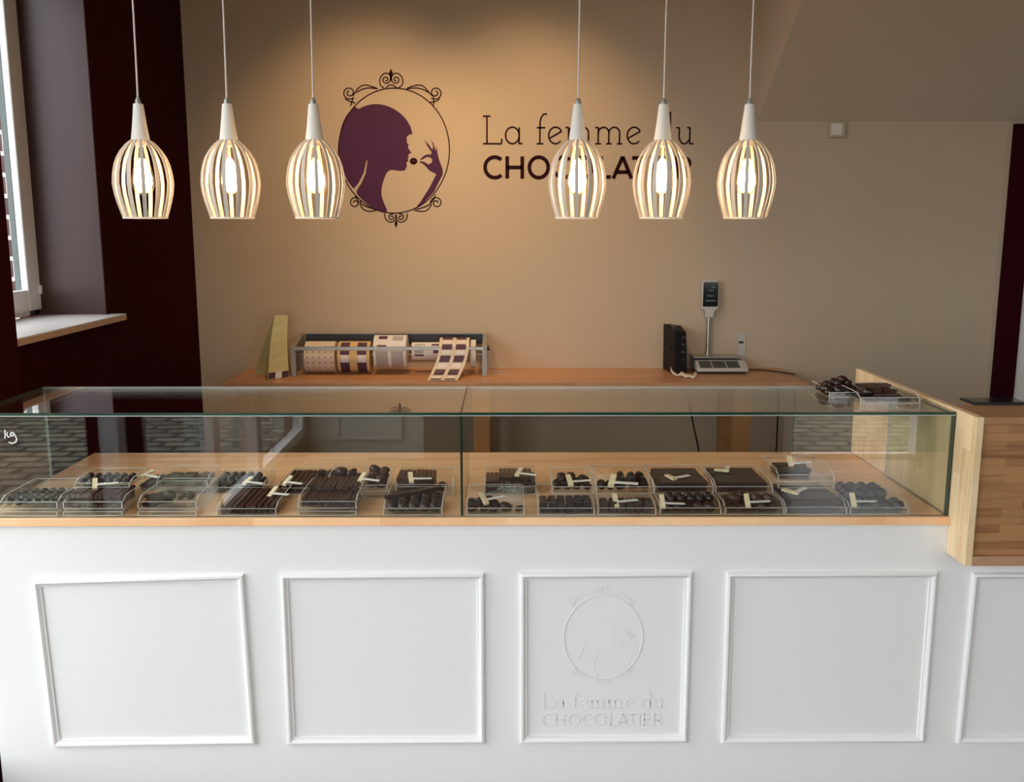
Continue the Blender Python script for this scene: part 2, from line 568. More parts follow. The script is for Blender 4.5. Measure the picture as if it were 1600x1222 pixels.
# outside: paving and the brick house seen through the small window
tag(obj('street_paving', bx(-30, 30, -34, 30, -0.30, -0.15), M['paving']), 'brick paved street outside the windows', 'paving', kind='structure')
bh = MB().box(-9, -4.6, 3.6, 14, -0.15, 2.95)
tag(obj('brick_building', bh, M['brick']), 'dark red brick building seen through the small window', 'building')

# ================================================================ WALL LOGO AND LETTERING
def wallmap(cx, cy):
    px = 500 + cx / 4.3625; py = 90 + cy / 4.3625
    d_ = py - 236
    return (-0.5605 + (px - 616) * 0.003193 - d_ * 6.6e-5, 1.9967 - 0.0031065 * d_ - 3.4e-7 * d_ * d_)


def ell(cx, cy, rx, ry, a0=0, a1=360, n=72):
    return [(cx + rx * math.cos(math.radians(a0 + (a1 - a0) * k / n)), cy + ry * math.sin(math.radians(a0 + (a1 - a0) * k / n))) for k in range(n + (0 if abs(a1 - a0) == 360 else 1))]


def spiral(cx, cy, r0, a0, turns, sgn, n=34, r1=0.22):
    out = []
    for k in range(n):
        t = k / (n - 1)
        r = r0 * (1 - t) + r0 * r1 * t
        a = math.radians(a0) + sgn * turns * 2 * PI * t
        out.append((cx + r * math.cos(a), cy + r * math.sin(a)))
    return out


def chaikin(pts, n=2, q=0.25):
    for _ in range(n):
        out = [pts[0]]
        for a, b_ in zip(pts[:-1], pts[1:]):
            out += [(a[0] * (1 - q) + b_[0] * q, a[1] * (1 - q) + b_[1] * q), (a[0] * q + b_[0] * (1 - q), a[1] * q + b_[1] * (1 - q))]
        pts = out + [pts[-1]]
    return pts


HEAD = [(240, 335), (268, 350), (310, 328), (370, 315), (430, 320), (490, 340), (545, 375), (590, 420), (618, 470), (632, 520),
        (610, 525), (592, 540), (594, 580), (606, 592), (600, 612), (612, 630), (624, 648), (602, 662), (607, 678), (599, 690), (604, 702), (590, 718), (594, 740),
        (580, 770), (545, 772), (490, 765), (460, 775), (440, 820), (422, 880), (418, 930), (435, 990), (467, 1054), (420, 1050),
        (370, 1030), (310, 990), (256, 938), (245, 912), (280, 860), (312, 790), (326, 700), (318, 700), (300, 780), (262, 860), (228, 893),
        (190, 845), (158, 775), (137, 695), (129, 620), (135, 530), (155, 450), (190, 385)]
ARM = [(640, 1045), (690, 980), (750, 885), (795, 795), (745, 768), (722, 740), (700, 722), (680, 713), (690, 705), (715, 712), (740, 728),
       (762, 718), (768, 695), (755, 681), (730, 677), (700, 694), (682, 700), (690, 687), (710, 668), (735, 659), (757, 662), (762, 645), (735, 607), (712, 560),
       (745, 596), (768, 628), (772, 602), (758, 562), (772, 580), (785, 618), (790, 638), (797, 602), (802, 650), (815, 700), (840, 765),
       (838, 800), (812, 850), (780, 915), (715, 985)]
SCROLLS = [
    spiral(205, 240, 46, 50, 1.6, 1), spiral(785, 240, 46, 130, 1.6, -1),
    [(232, 268), (222, 300), (212, 330)], [(245, 310), (205, 300), (175, 280)], [(770, 262), (776, 300), (770, 335)], [(745, 305), (790, 300), (815, 280)],
    [(395, 212), (340, 190), (300, 185), (268, 205), (250, 225), (228, 262)], [(395, 214), (340, 205), (290, 215), (250, 240)],
    [(590, 212), (640, 190), (690, 185), (715, 205), (735, 228), (765, 262)], [(590, 214), (650, 205), (700, 215), (745, 240)],
    spiral(452, 150, 30, -20, 1.4, 1), spiral(518, 150, 30, 200, 1.4, -1),
    [(440, 208), (412, 190), (408, 150), (425, 115), (455, 103), (480, 118), (485, 150)],
    [(532, 208), (563, 190), (567, 150), (548, 115), (518, 103), (492, 118), (487, 150)],
    [(450, 205), (485, 180), (525, 205)],
    spiral(238, 990, 42, 0, 1.5, -1), spiral(798, 990, 42, 180, 1.5, 1),
    [(240, 940), (262, 985), (300, 1010), (375, 1035)], [(270, 1000), (300, 1042), (350, 1050), (395, 1035)],
    [(790, 935), (770, 985), (730, 1015), (660, 1035)], [(765, 1000), (735, 1045), (690, 1050), (645, 1040)],
    spiral(490, 1088, 24, -60, 1.3, -1), spiral(552, 1088, 24, 240, 1.3, 1),
    [(440, 1062), (445, 1100), (475, 1125), (505, 1118), (518, 1090), (518, 1070)],
    [(598, 1062), (595, 1100), (565, 1125), (535, 1118), (522, 1090), (522, 1070)],
]
FINIALS = [[(485, 75), (498, 102), (490, 135), (485, 165), (480, 135), (472, 102)], [(520, 1162), (509, 1135), (517, 1105), (523, 1105), (531, 1135)]]
OVAL = ell(506, 634, 378, 426, n=96)

logo = thing('woman_silhouette_emblem', 'purple emblem of a woman tasting a praline in a scrolled oval, back wall', 'wall emblem', (-0.56, YW, 1.997))
inv = Matrix.Translation((0.56, -YW, -1.997))


def wallobj(name, mb, m, parent, shift):
    mb.v = [(v[0] - shift[0], v[1] - shift[1], v[2] - shift[2]) for v in mb.v]
    return obj(name, mb, m, parent)


SH = (-0.56, YW, 1.997)
mb = MB()
mb.stroke([wallmap(*p) for p in OVAL], 0.0052, YW, 0.0016, closed=True)
wallobj('oval_ring', mb, M['brownv'], logo, SH)
for up in (True, False):
    mb = MB()
    for s_ in SCROLLS:
        if (s_[0][1] < 600) == up:
            mb.stroke([wallmap(*p) for p in chaikin(s_)], 0.0056, YW, 0.0014)
    mb.prism([wallmap(*p) for p in FINIALS[0 if up else 1]], 'y', YW - 0.0014, YW)
    wallobj('upper_scrollwork' if up else 'lower_scrollwork', mb, M['brownv'], logo, SH)
mb = MB().prism([wallmap(*p) for p in HEAD[:1] + chaikin(HEAD[1:9]) + HEAD[9:25] + chaikin(HEAD[25:38]) + chaikin(HEAD[38:41]) + chaikin(HEAD[41:44]) + chaikin(HEAD[44:])], 'y', YW - 0.001, YW)
wallobj('head_silhouette', mb, M['purple'], logo, SH)
mb = MB().prism([wallmap(*p) for p in ARM], 'y', YW - 0.001, YW)
wallobj('hand_silhouette', mb, M['purple'], logo, SH)
mb = MB().prism([wallmap(*p) for p in ell(639, 706, 26, 23, n=28)], 'y', YW - 0.0012, YW)
mb.prism([wallmap(*p) for p in ell(640, 702, 10, 6, n=16)], 'y', YW - 0.0016, YW, mi=1)
wallobj('praline', mb, [M['brownv'], M['purple']], logo, SH)


# letters are strokes in a shared design space (x to the right, y down; baseline y=325 / 560)
def arc(cx, cy, rx, ry, a0, a1, n=20):
    return [(cx + rx * math.cos(math.radians(a0 + (a1 - a0) * k / n)), cy + ry * math.sin(math.radians(a0 + (a1 - a0) * k / n))) for k in range(n + 1)]


def LT_a(x, w=92):
    r = w / 2
    return [arc(x + r, 267, r, 56, 0, 360, 28), [(x + w, 212), (x + w, 325)], [(x + w, 322), (x + w + 22, 322)]]


def LT_e(x, w=92):
    r = w / 2
    return [[(x + 6, 286), (x + w - 4, 238)] , arc(x + r, 267, r, 56, -32, -320, 26)]


def LT_m(x, w=178):
    out = [[(x - 14, 214), (x + 8, 214)], [(x + 8, 212), (x + 8, 325)], [(x - 12, 323), (x + 28, 323)]]
    h = (w - 16) / 2
    for k in range(2):
        x0 = x + 8 + h * k
        out.append([(x0, 255)] + arc(x0 + h / 2, 250, h / 2, 38, 180, 360, 14) + [(x0 + h, 325)])
        out.append([(x0 + h - 18, 323), (x0 + h + 20, 323)])
    return out


SCRIPT = []
SCRIPT += [[(62, 138), (115, 138)], [(90, 138), (90, 322)], [(62, 323), (190, 323)], [(188, 323), (190, 288)]]
SCRIPT += LT_a(215)
SCRIPT += [[(494, 122), (472, 124), (455, 145), (448, 175), (446, 322)], [(425, 215), (482, 215)], [(424, 323), (472, 323)]]
SCRIPT += LT_e(506)
SCRIPT += LT_m(632, 150)
SCRIPT += LT_m(832, 160)
SCRIPT += LT_e(1036)
SCRIPT += [arc(1278, 267, 46, 56, 0, 360, 28), [(1302, 112), (1326, 112)], [(1324, 112), (1324, 325)], [(1322, 322), (1346, 322)]]
SCRIPT += [[(1366, 214), (1386, 214)], [(1386, 212), (1386, 268)] + arc(1422, 268, 36, 55, 180, 60, 14) + [(1458, 290)], [(1438, 214), (1458, 214)], [(1458, 212), (1458, 322)], [(1456, 322), (1486, 322)]]
CAPS = []
CAPS += [arc(142, 484, 66, 70, -48, -312, 30)]
CAPS += [[(226, 408), (226, 560)], [(328, 408), (328, 560)], [(226, 484), (328, 484)]]
CAPS += [arc(440, 484, 64, 70, 0, 360, 36)]
CAPS += [arc(606, 484, 64, 70, -48, -312, 30)]
CAPS += [arc(740, 484, 64, 70, 0, 360, 36)]
CAPS += [[(862, 408), (862, 549)], [(851, 549), (930, 549)]]
CAPS += [[(946, 560), (1008, 410)], [(1008, 410), (1070, 560)], [(968, 516), (1048, 516)]]
CAPS += [[(1072, 419), (1172, 419)], [(1122, 419), (1122, 560)]]
CAPS += [[(1205, 408), (1205, 560)]]
CAPS += [[(1254, 408), (1254, 560)], [(1254, 419), (1326, 419)], [(1254, 482), (1320, 482)], [(1254, 549), (1328, 549)]]
CAPS += [[(1376, 408), (1376, 560)], [(1376, 419), (1415, 419)] + arc(1420, 455, 42, 36, -85, 85, 14) + [(1376, 491)], [(1420, 491), (1468, 560)]]


def txmap(p):
    return (-0.1147 + (p[0] - 65) * 0.000739, 2.031 - (p[1] - 325) * 0.000716)


lett = thing('wall_lettering', 'dark brown lettering on the back wall to the right of the woman emblem', 'lettering', (0.41, YW, 1.95))
SH2 = (0.41, YW, 1.95)
def words(strokes):
    return [[s_ for s_ in strokes if a <= min(p[0] for p in s_) < b_] for a, b_ in ((0, 380), (380, 1180), (1180, 2000))]


for ws in words(SCRIPT):
    mb = MB()
    for s_ in ws:
        mb.stroke([txmap(p) for p in s_], 0.0080, YW, 0.0014)
    wallobj('thin_word', mb, M['brownv'], lett, SH2)
mb = MB()
for s_ in CAPS:
    mb.stroke([txmap(p) for p in s_], 0.0185, YW, 0.0014)
wallobj('bold_word', mb, M['brownv'], lett, SH2)

# ================================================================ THE COUNTER
XR = 1.1237
XC0, XC1 = -1.343, 3.2
counter = thing('shop_counter', 'long white lacquered counter with moulded panels on its front', 'counter', (0, 0, 0))
obj('body', MB().box(XC0, XC1, 0.0, 0.69, 0.06, 0.8795), M['white'], counter)
obj('plinth', MB().box(XC0 + 0.03, XC1, 0.03, 0.66, 0.0, 0.06), M['blackm'], counter, label='dark recessed plinth')


def moulding(q, wd=0.021):
    """mitred picture-frame moulding; q: 4 outer corners TL, TR, BR, BL as (x, z)"""
    q = [Vector(p) for p in q]
    prof = [(0, 0.0), (0.001, 0.006), (0.004, 0.0105), (0.009, 0.012), (0.013, 0.0095), (0.016, 0.006), (0.0195, 0.005), (wd, 0.0)]
    rings = []
    for off, h in prof:
        ring = []
        for i in range(4):
            a, b_, c = q[i - 1], q[i], q[(i + 1) % 4]
            e1 = (b_ - a).normalized(); e2 = (c - b_).normalized()
            n1 = Vector((e1.y, -e1.x)); n2 = Vector((e2.y, -e2.x))
            n = (n1 + n2); n = n / n.dot(n1)
            p = b_ + n * off
            ring.append((p.x, -h, p.y))
        rings.append(ring)
    m_ = MB()
    vs = [v for r in rings for v in r]
    fs = []
    for j in range(len(rings) - 1):
        for i in range(4):
            i2 = (i + 1) % 4
            fs.append((j * 4 + i, j * 4 + i2, (j + 1) * 4 + i2, (j + 1) * 4 + i))
    m_.add(vs, fs)
    return m_


for q in [[(-1.2143, 0.7364), (-0.6734, 0.7507), (-0.6625, 0.2763), (-1.2000, 0.2708)],
          [(-0.5811, 0.7510), (-0.0570, 0.7525), (-0.0570, 0.2762), (-0.5800, 0.2760)],
          [(0.0325, 0.7526), (0.4775, 0.7545), (0.4790, 0.2778), (0.0338, 0.2776)],
          [(0.5640, 0.7532), (1.1080, 0.7537), (1.1090, 0.2758), (0.5675, 0.2758)],
          [(1.1970, 0.7500), (1.7400, 0.7500), (1.7400, 0.2735), (1.1930, 0.2735)],
          [(1.8300, 0.7500), (2.3700, 0.7500), (2.3700, 0.2735), (1.8300, 0.2735)]]:
    obj('panel_moulding', moulding(q), M['white'], counter, smooth=25)

# relief logo in the middle panel of the counter
K = 0.1026 / 378.0
KZ = 0.1150 / 426.0


def rel(p):
    return (0.2512 + (p[0] - 506) * K, 0.5735 - (p[1] - 634) * KZ)


rl = thing('relief_emblem', 'faint white relief of the woman emblem on the middle counter panel', 'relief emblem', (0.2512, 0, 0.5735))
SH3 = (0.2512, 0, 0.5735)
mb = MB().stroke([rel(p) for p in OVAL], 0.0024, 0.0, 0.0013, closed=True)
wallobj('oval_ring', mb, M['relief'], rl, SH3)
for up in (True, False):
    mb = MB()
    for s_ in SCROLLS:
        if (s_[0][1] < 600) == up:
            mb.stroke([rel(p) for p in s_], 0.0016, 0.0, 0.0007)
    wallobj('upper_scrollwork' if up else 'lower_scrollwork', mb, M['relief'], rl, SH3)
mb = MB()
for seg in (HEAD[9:23], HEAD[26:33], HEAD[37:40], HEAD[40:43]):
    mb.stroke([rel(p) for p in chaikin(seg)], 0.0014, 0.0, 0.0007)
wallobj('head_outline', mb, M['relief'], rl, SH3)
mb = MB()
mb.stroke([rel(p) for p in ARM], 0.0012, 0.0, 0.0006, closed=True)
wallobj('hand_outline', mb, M['relief'], rl, SH3)


def relt(p, caps=False):
    x = 0.0936 + (p[0] - 65) * 0.0002256
    z = (0.3245 - (p[1] - 560) * 0.000238) if caps else (0.3752 - (p[1] - 325) * 0.000222)
    return (x, z)


rt = thing('relief_lettering', 'faint white relief lettering below the emblem on the counter', 'relief lettering', (0.25, 0, 0.35))
SH4 = (0.25, 0, 0.35)
for ws in words(SCRIPT):
    mb = MB()
    for s_ in ws:
        mb.stroke([relt(p) for p in s_], 0.0022, 0.0, 0.0009)
    wallobj('thin_word', mb, M['relief'], rt, SH4)
mb = MB()
for s_ in CAPS:
    mb.stroke([relt(p, True) for p in s_], 0.0040, 0.0, 0.0009)
wallobj('bold_word', mb, M['relief'], rt, SH4)

# wooden deck on the counter (under the glass case)
tag(obj('wooden_countertop', MB().box(XC0, XR + 0.002, -0.012, 0.698, 0.8797, 0.90), M['deck'], bevel=0.0015),
    'pale beech countertop under the glass display case', 'countertop')

# raised wooden till box at the right
till = thing('till_box', 'raised wooden till box standing on the right of the white counter', 'counter box', (1.1237, 0, 0.80))


def tob(mb, o):
    return [(v[0] - o[0], v[1] - o[1], v[2] - o[2]) for v in mb.v]


def part(name, mb, m, parent, bevel=0, smooth=0, label=None):
    p = parent.location
    mb.v = [(v[0] - p[0], v[1] - p[1], v[2] - p[2]) for v in mb.v]
    return obj(name, mb, m, parent, bevel=bevel, smooth=smooth, label=label)


XB = 1.1262
sp = MB().prism([(-0.102, 0.8035), (-0.0006, 0.8035), (-0.0006, 0.9005), (0.698, 0.9005), (0.698, 1.1765), (-0.102, 1.1765)], 'x', XB, XB + 0.018)
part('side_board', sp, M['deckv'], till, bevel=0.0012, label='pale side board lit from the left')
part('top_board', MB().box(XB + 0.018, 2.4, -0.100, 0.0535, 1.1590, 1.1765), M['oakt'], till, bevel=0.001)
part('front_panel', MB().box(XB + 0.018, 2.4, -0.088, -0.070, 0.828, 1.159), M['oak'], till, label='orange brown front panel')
part('bottom_board', MB().box(XB + 0.018, 2.4, -0.102, -0.0006, 0.8035, 0.828), M['oakedge'], till, bevel=0.001)
part('rear_ledge', MB().box(1.21, 1.32, 0.0537, 0.125, 1.1590, 1.1765), M['oakt'], till)
part('back_board', MB().box(XB + 0.018, 2.4, 0.034, 0.0535, 0.8797, 1.159), M['oak'], till)

# flat black tablet on the till box
tb = thing('flat_tablet', 'flat black tablet lying on the wooden till box at the right edge', 'tablet', (1.26, 0.09, 1.1768))
part('case', MB().box(1.192, 1.334, 0.055, 0.13, 1.1768, 1.1832), M['black'], tb, bevel=0.002)
part('screen', MB().box(1.197, 1.329, 0.060, 0.125, 1.1833, 1.1836), M['lcd'], tb)

# ================================================================ GLASS DISPLAY CASE
case = thing('glass_display_case', 'long clear glass display case with green edges on the beech countertop', 'display case', (-0.11, 0.2, 0.9))
GT = 0.0075
ZT = 1.17
DG = 0.393


def gl(name, b, edges):
    """glass slab: the two large faces are clear, the narrow faces are green"""
    mi = {'rest': 0}
    for e in edges: mi[e] = 1
    if name in ('top_pane', 'end_pane'): mi['back'] = 2  # rear edges get the painted glint instead of green
    return part(name, MB().box(*b, mi=mi), [M['glass'], M['gedge'], M['edge_glint']], case)


XS = -0.1139
for a, b_ in ((XC0, XS - 0.0015), (XS + 0.0015, XR)):
    gl('front_pane', (a, b_, 0.0, GT, 0.9005, ZT - GT - 0.0003), ('top', 'bottom', 'left', 'right'))
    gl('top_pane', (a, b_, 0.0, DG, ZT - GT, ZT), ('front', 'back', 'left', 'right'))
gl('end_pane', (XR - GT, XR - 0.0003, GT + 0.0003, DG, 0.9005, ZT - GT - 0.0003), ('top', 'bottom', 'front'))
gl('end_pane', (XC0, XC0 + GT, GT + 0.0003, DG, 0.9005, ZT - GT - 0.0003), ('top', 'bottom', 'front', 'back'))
gl('divider_pane', (XS - 0.003, XS + 0.003, GT + 0.0003, DG, 0.9005, ZT - GT - 0.0003), ('top', 'bottom', 'front', 'back'))
part('painted_edge_glint', MB().box(XC0, XR, -0.0012, 0.0, ZT - GT - 0.0014, ZT - GT), M['edge_glint'], case, label='pale painted glint along the edge')
part('joint_seal', MB().box(XS - 0.0012, XS + 0.0012, -0.0006, GT, 0.9005, ZT), M['gedge'], case)

hw = thing('handwritten_price', 'white handwritten kg mark on the front glass at the left end', 'handwriting', (-1.24, 0, 1.11))
mb = MB()


def kg(p):
    px = p[0] / 15.27; py = 640 + p[1] / 15.27
    return (-1.2547 + (px - 7) * 0.00160, 1.0973 - (py - 690) * 0.00163)


for s_ in ([(145, 480), (137, 590), (128, 690)], [(200, 540), (178, 590), (200, 645), (245, 655)],
           [(345, 565), (295, 545), (262, 595), (290, 632), (335, 612), (350, 562), (385, 640), (405, 700), (380, 770), (290, 810), (205, 775)],
           [(-12, 480), (10, 490), (14, 510), (-8, 520)]):
    mb.stroke([kg(p) for p in s_], 0.0026, -0.0002, 0.0003)
part('marker_strokes', mb, M['chalk'], hw)


# ================================================================ TRAYS, PEGS AND CHOCOLATES
def tray_mesh(w_, d_, h):
    """open acrylic tray, origin at the front centre of its bottom"""
    t = 0.0022
    m_ = MB()
    x = w_ / 2
    m_.box(-x, x, 0, d_, 0, t)
    m_.prism([(-x, 0), (x, 0), (x, h * 0.62), (x - 0.013, h * 0.62), (-x + 0.013, h * 0.62), (-x, h * 0.62)], 'y', 0, t)
    m_.box(-x, x, d_ - t, d_, t, h)
    for s_ in (-1, 1):
        a, b_ = (-x, -x + t) if s_ < 0 else (x - t, x)
        m_.prism([(t, t), (d_ - t, t), (d_ - t, h), (0.030, h), (0.008, h * 0.62), (t, h * 0.62)], 'x', a, b_)
    return m_


def tray_rim(w_, d_, h):
    t = 0.0022
    m_ = MB()
    x = w_ / 2
    q = 0.0012
    m_.box(-x, x, 0, t, h * 0.62, h * 0.62 + q)
    m_.box(-x, x, d_ - t, d_, h, h + q)
    for s_ in (-1, 1):
        a, b_ = (-x - 0.0002, -x + t) if s_ < 0 else (x - t, x + 0.0002)
        m_.prism([(0.0, h * 0.62), (0.008, h * 0.62), (0.030, h), (d_, h), (d_, h + q), (0.029, h + q), (0.007, h * 0.62 + q), (0.0, h * 0.62 + q)], 'x', a, b_)
        m_.box(a, b_, -0.0006, 0.0006, 0, h * 0.62)
    m_.box(-x, x, -0.0006, 0.0004, 0, 0.0013)
    return m_


def make_tray(label, x, y, z, w_, d_=0.19, h=0.028, rz=0, group='clear acrylic trays of chocolate'):
    t = thing('acrylic_tray', label, 'tray', (x, y, z), rz, group)
    obj('tray_body', tray_mesh(w_, d_, h), M['acrylic'], t)
    obj('rim', tray_rim(w_, d_, h), M['acedge'], t, label='bright polished rim')
    return t


def lump(seed, r, squash=0.8, amp=0.22, sub=2):
    bm = bmesh.new()
    bmesh.ops.create_icosphere(bm, subdivisions=sub, radius=r)
    rnd = random.Random(seed)
    dirs = [Vector((rnd.uniform(-1, 1), rnd.uniform(-1, 1), rnd.uniform(-1, 1))).normalized() for _ in range(7)]
    am = [rnd.uniform(-amp, amp) for _ in dirs]
    for v in bm.verts:
        n = v.co.normalized()
        k = 1 + sum(a * max(0, n.dot(d_)) ** 3 for a, d_ in zip(am, dirs))
        v.co = v.co * k
        v.co.z *= squash
    zmin = min(v.co.z for v in bm.verts)
    for v in bm.verts: v.co.z -= zmin
    me = bpy.data.meshes.new('lump')
    bm.to_mesh(me); bm.free()
    me.polygons.foreach_set('use_smooth', [True] * len(me.polygons))
    return me


def block(x, y, z, bev, top_in=0.0):
    bm = bmesh.new()
    bmesh.ops.create_cube(bm, size=1.0)
    for v in bm.verts:
        k = 1 - (top_in if v.co.z > 0 else 0)
        v.co.x *= x * k; v.co.y *= y * k; v.co.z = (v.co.z + 0.5) * z
    bmesh.ops.bevel(bm, geom=list(bm.edges), offset=bev, segments=2, affect='EDGES')
    me = bpy.data.meshes.new('block')
    bm.to_mesh(me); bm.free()
    return me


PIECE = {
    'truffle': [lump(i, 0.0118, 0.95, 0.06) for i in (1, 2)],
    'rock': [lump(i, 0.0135, 0.8, 0.45) for i in (11, 12, 13, 14)],
    'bigball': [lump(i, 0.0150, 0.95, 0.10) for i in (21, 22)],
    'stick': [block(0.0105, 0.105, 0.0095, 0.0012), block(0.0105, 0.095, 0.0105, 0.0012)],
    'longstick': [block(0.0135, 0.165, 0.011, 0.0015)],
    'square': [block(0.0205, 0.0205, 0.014, 0.0018, 0.08)],
    'slab': [block(0.130, 0.078, 0.011, 0.002)],
    'shard': [block(0.045, 0.032, 0.007, 0.001), block(0.034, 0.04, 0.008, 0.001)],
    'point': [block(0.026, 0.05, 0.026, 0.002, 0.55)],
}
NAMES = {'truffle': ('chocolate_truffle', 'round truffle'), 'rock': ('chocolate_rocher', 'lumpy rocher'), 'bigball': ('chocolate_ball', 'large ball'),
         'stick': ('chocolate_stick', 'thin stick'), 'longstick': ('chocolate_bar', 'long bar'), 'square': ('square_praline', 'square praline'),
         'slab': ('chocolate_slab', 'flat slab'), 'shard': ('chocolate_shard', 'broken shard'), 'point': ('pointed_chocolate', 'pointed wedge')}
MESHM = {}


def piece(kind, mkey, where, group, x, y, z, rz=0, rx=0, ry=0, sc=1.0, k=None):
    ms = PIECE[kind]
    i = random.randrange(len(ms)) if k is None else k
    key = (kind, i, mkey)
    if key not in MESHM:
        me = ms[i].copy(); me.materials.clear(); me.materials.append(M[mkey]); MESHM[key] = me
    o = link_mesh(NAMES[kind][0], MESHM[key], None, (x, y, z), (rx, ry, rz))
    o.scale = (sc, sc, sc)
    tag(o, NAMES[kind][1] + ' in the ' + where, 'chocolate', group)
    return o


def fill(kind, mkey, where, x, y, z, nx, ny, nz=1, dx=0.024, dy=0.024, dz=0.018, rot=0.4, jit=0.0015, inset=0.5, rx=0.0, sc=1.0, skip=0.0, rz0=0.0, tilt=0.0):
    """rows of pieces; x is the centre, y the front row, z the floor of the heap"""
    g = NAMES[kind][1] + 's in the ' + where
    for c in range(nz):
        n1 = max(1, int(nx - c * inset * 2)); n2 = max(1, int(ny - c * inset))
        for i in range(n1):
            for j in range(n2):
                if random.random() < skip and c == nz - 1: continue
                piece(kind, mkey, where, g, x + (i - (n1 - 1) / 2) * dx + random.uniform(-jit, jit), y + (j + c * inset * 0.5) * dy + random.uniform(-jit, jit),
                      z + c * dz + j * tilt, rz0 + random.uniform(-rot, rot), rx, 0, sc * random.uniform(0.95, 1.03))


# price peg: clothes-peg with a small card
def make_peg():
    t = thing('price_peg', 'price peg', 'price tag', (0, 0, 0))
    c = MB()
    c.prism([(-0.020, -0.0035), (0.020, -0.0022), (0.020, -0.0004), (0.004, -0.0008), (-0.020, -0.0004)], 'y', -0.0062, 0.0062)
    c.prism([(-0.020, 0.0035), (0.020, 0.0022), (0.020, 0.0004), (0.004, 0.0008), (-0.020, 0.0004)], 'y', -0.0062, 0.0062)
    c.v = [(v[1], v[0], v[2]) for v in c.v]
    obj('clothes_peg', c, M['peg'], t, label='pale wooden peg')
    obj('card', MB().box(0.004, 0.056, -0.016, -0.004, -0.0007, 0.0007), M['card'], t, rot=(0, 0, 0), label='small white card')
    return t


peg0 = make_peg()
pegs_used = []


def peg(px, y, z, where, rz=0.0, rx=0.35, ry=0.0, s=1.0):
    o = peg0 if not pegs_used else copy_tree(peg0)
    pegs_used.append(o)
    o.location = (tx(px, y, z), y, z)
    o.rotation_euler = (rx, ry, rz)
    o.scale = (s, s, s)
    o['label'] = 'wooden peg with white card on the ' + where
    o['group'] = 'price pegs on the chocolate trays'
    for ch in o.children:
        if ch.name.startswith('card'): ch.rotation_euler = (0.04 - rx, 0, random.uniform(-0.08, 0.08))


def T(px0, px1, y, z, label, **k):
    a, b_ = tx(px0, y, z), tx(px1, y, z)
    make_tray(label, (a + b_) / 2, y, z, b_ - a, **k)
    return (a + b_) / 2, b_ - a


Z0 = 0.9005
FY = 0.012
# ---- left half, from the left
n = 'front tray of small dark truffles at the far left end'
x, w_ = T(2, 92, FY, Z0, 'lower of the two stacked clear trays at the far left end of the case', h=0.0165)
x, w_ = T(2, 92, FY + 0.002, Z0 + 0.018, 'clear tray heaped with dark truffles at the far left end, upper of its pair')
fill('truffle', 'choc3', n, x, FY + 0.022, Z0 + 0.0205, 6, 5, 1, 0.0225, 0.0235)
n = 'tall pile of chocolate sticks second from the left'
x, w_ = T(101, 193, FY, Z0, 'lower clear tray under the tall stick pile second from the left', h=0.0165)
x, w_ = T(101, 193, FY + 0.002, Z0 + 0.018, 'clear tray with the tall stick pile second from the left')
fill('stick', 'choc2', n, x, FY + 0.058, Z0 + 0.0205, 12, 1, 3, 0.0115, 0.02, 0.011, rot=0.02, jit=0.0006, inset=0)
n = 'small tray of truffles on top of the tall stick pile'
x, w_ = T(118, 204, 0.085, Z0 + 0.0545, 'small clear tray of dark truffles resting on the tall stick pile', d_=0.13, h=0.018)
fill('truffle', 'choc3', n, x, 0.105, Z0 + 0.057, 6, 3, 1, 0.0225, 0.024, sc=0.9)
peg(150, 0.080, 0.966, 'small truffle tray atop the tall stick pile', rz=0.35, rx=0.5)
n = 'nearly empty tray third from the left'
x, w_ = T(217, 308, FY, Z0, 'lower clear tray under the nearly empty one third from the left', h=0.0165)
x, w_ = T(217, 308, FY + 0.002, Z0 + 0.018, 'nearly empty clear tray third from the left')
g = 'dark shards in the ' + n
for k in range(7):
    piece('shard', 'choc', n, g, x - 0.050 + 0.011 * (k % 3), FY + 0.03 + 0.022 * (k // 2), Z0 + 0.021 + 0.0085 * (k % 2), 0.3 * k, 0.1, 0.1)
fill('rock', 'chocg', n, x + 0.012, FY + 0.075, Z0 + 0.0205, 3, 1, 1, 0.026, 0.02)
n = 'sheaf of leaning sticks between the second and third trays'
x = tx(214, 0.13, 0.93)
g = 'sticks in the ' + n
for k in range(6):
    piece('stick', 'choc', n, g, x - 0.024 + 0.012 * (k % 3), 0.295 - 0.0 * k, Z0 + 0.0 + 0.0105 * (k // 3), -0.12, 0, 0)
peg(232, 0.215, 0.958, 'tray of broken shards behind the nearly empty tray', rz=-0.5, rx=0.2)
n = 'tray of broken shards behind the nearly empty tray'
x, w_ = T(246, 325, 0.212, Z0, 'clear tray of broken shards behind the nearly empty tray', d_=0.14, h=0.0165)
x, w_ = T(246, 325, 0.214, Z0 + 0.018, 'upper clear tray of broken shards behind the nearly empty tray', d_=0.13)
fill('shard', 'chocg', n, x, 0.245, Z0 + 0.0205, 3, 2, 2, 0.042, 0.045, 0.0085, rot=0.5, inset=0)
n = 'tray of small blue black truffles left of the brown bars'
x, w_ = T(328, 412, 0.212, Z0, 'clear tray of small truffles behind the brown bars', d_=0.15)
fill('truffle', 'choc3', n, x, 0.232, Z0 + 0.0025, 6, 4, 2, 0.0225, 0.024, 0.019, inset=0.5)
peg(388, 0.205, 0.940, 'tray of small truffles behind the brown bars', rz=-0.35, rx=0.25)
n = 'open tray of brown bars in the front row'
x, w_ = T(340, 432, FY, Z0, 'clear tray of long brown bars in the front row, left half')
fill('longstick', 'choc2', n, x, FY + 0.09, Z0 + 0.0025, 9, 1, 2, 0.0152, 0.02, 0.0115, rot=0.01, jit=0.0004, inset=0)
peg(427, 0.120, 0.932, 'tray of long brown bars in the front row', rz=-0.4, rx=0.5)
n = 'wide tray of flat bars behind the left front row'
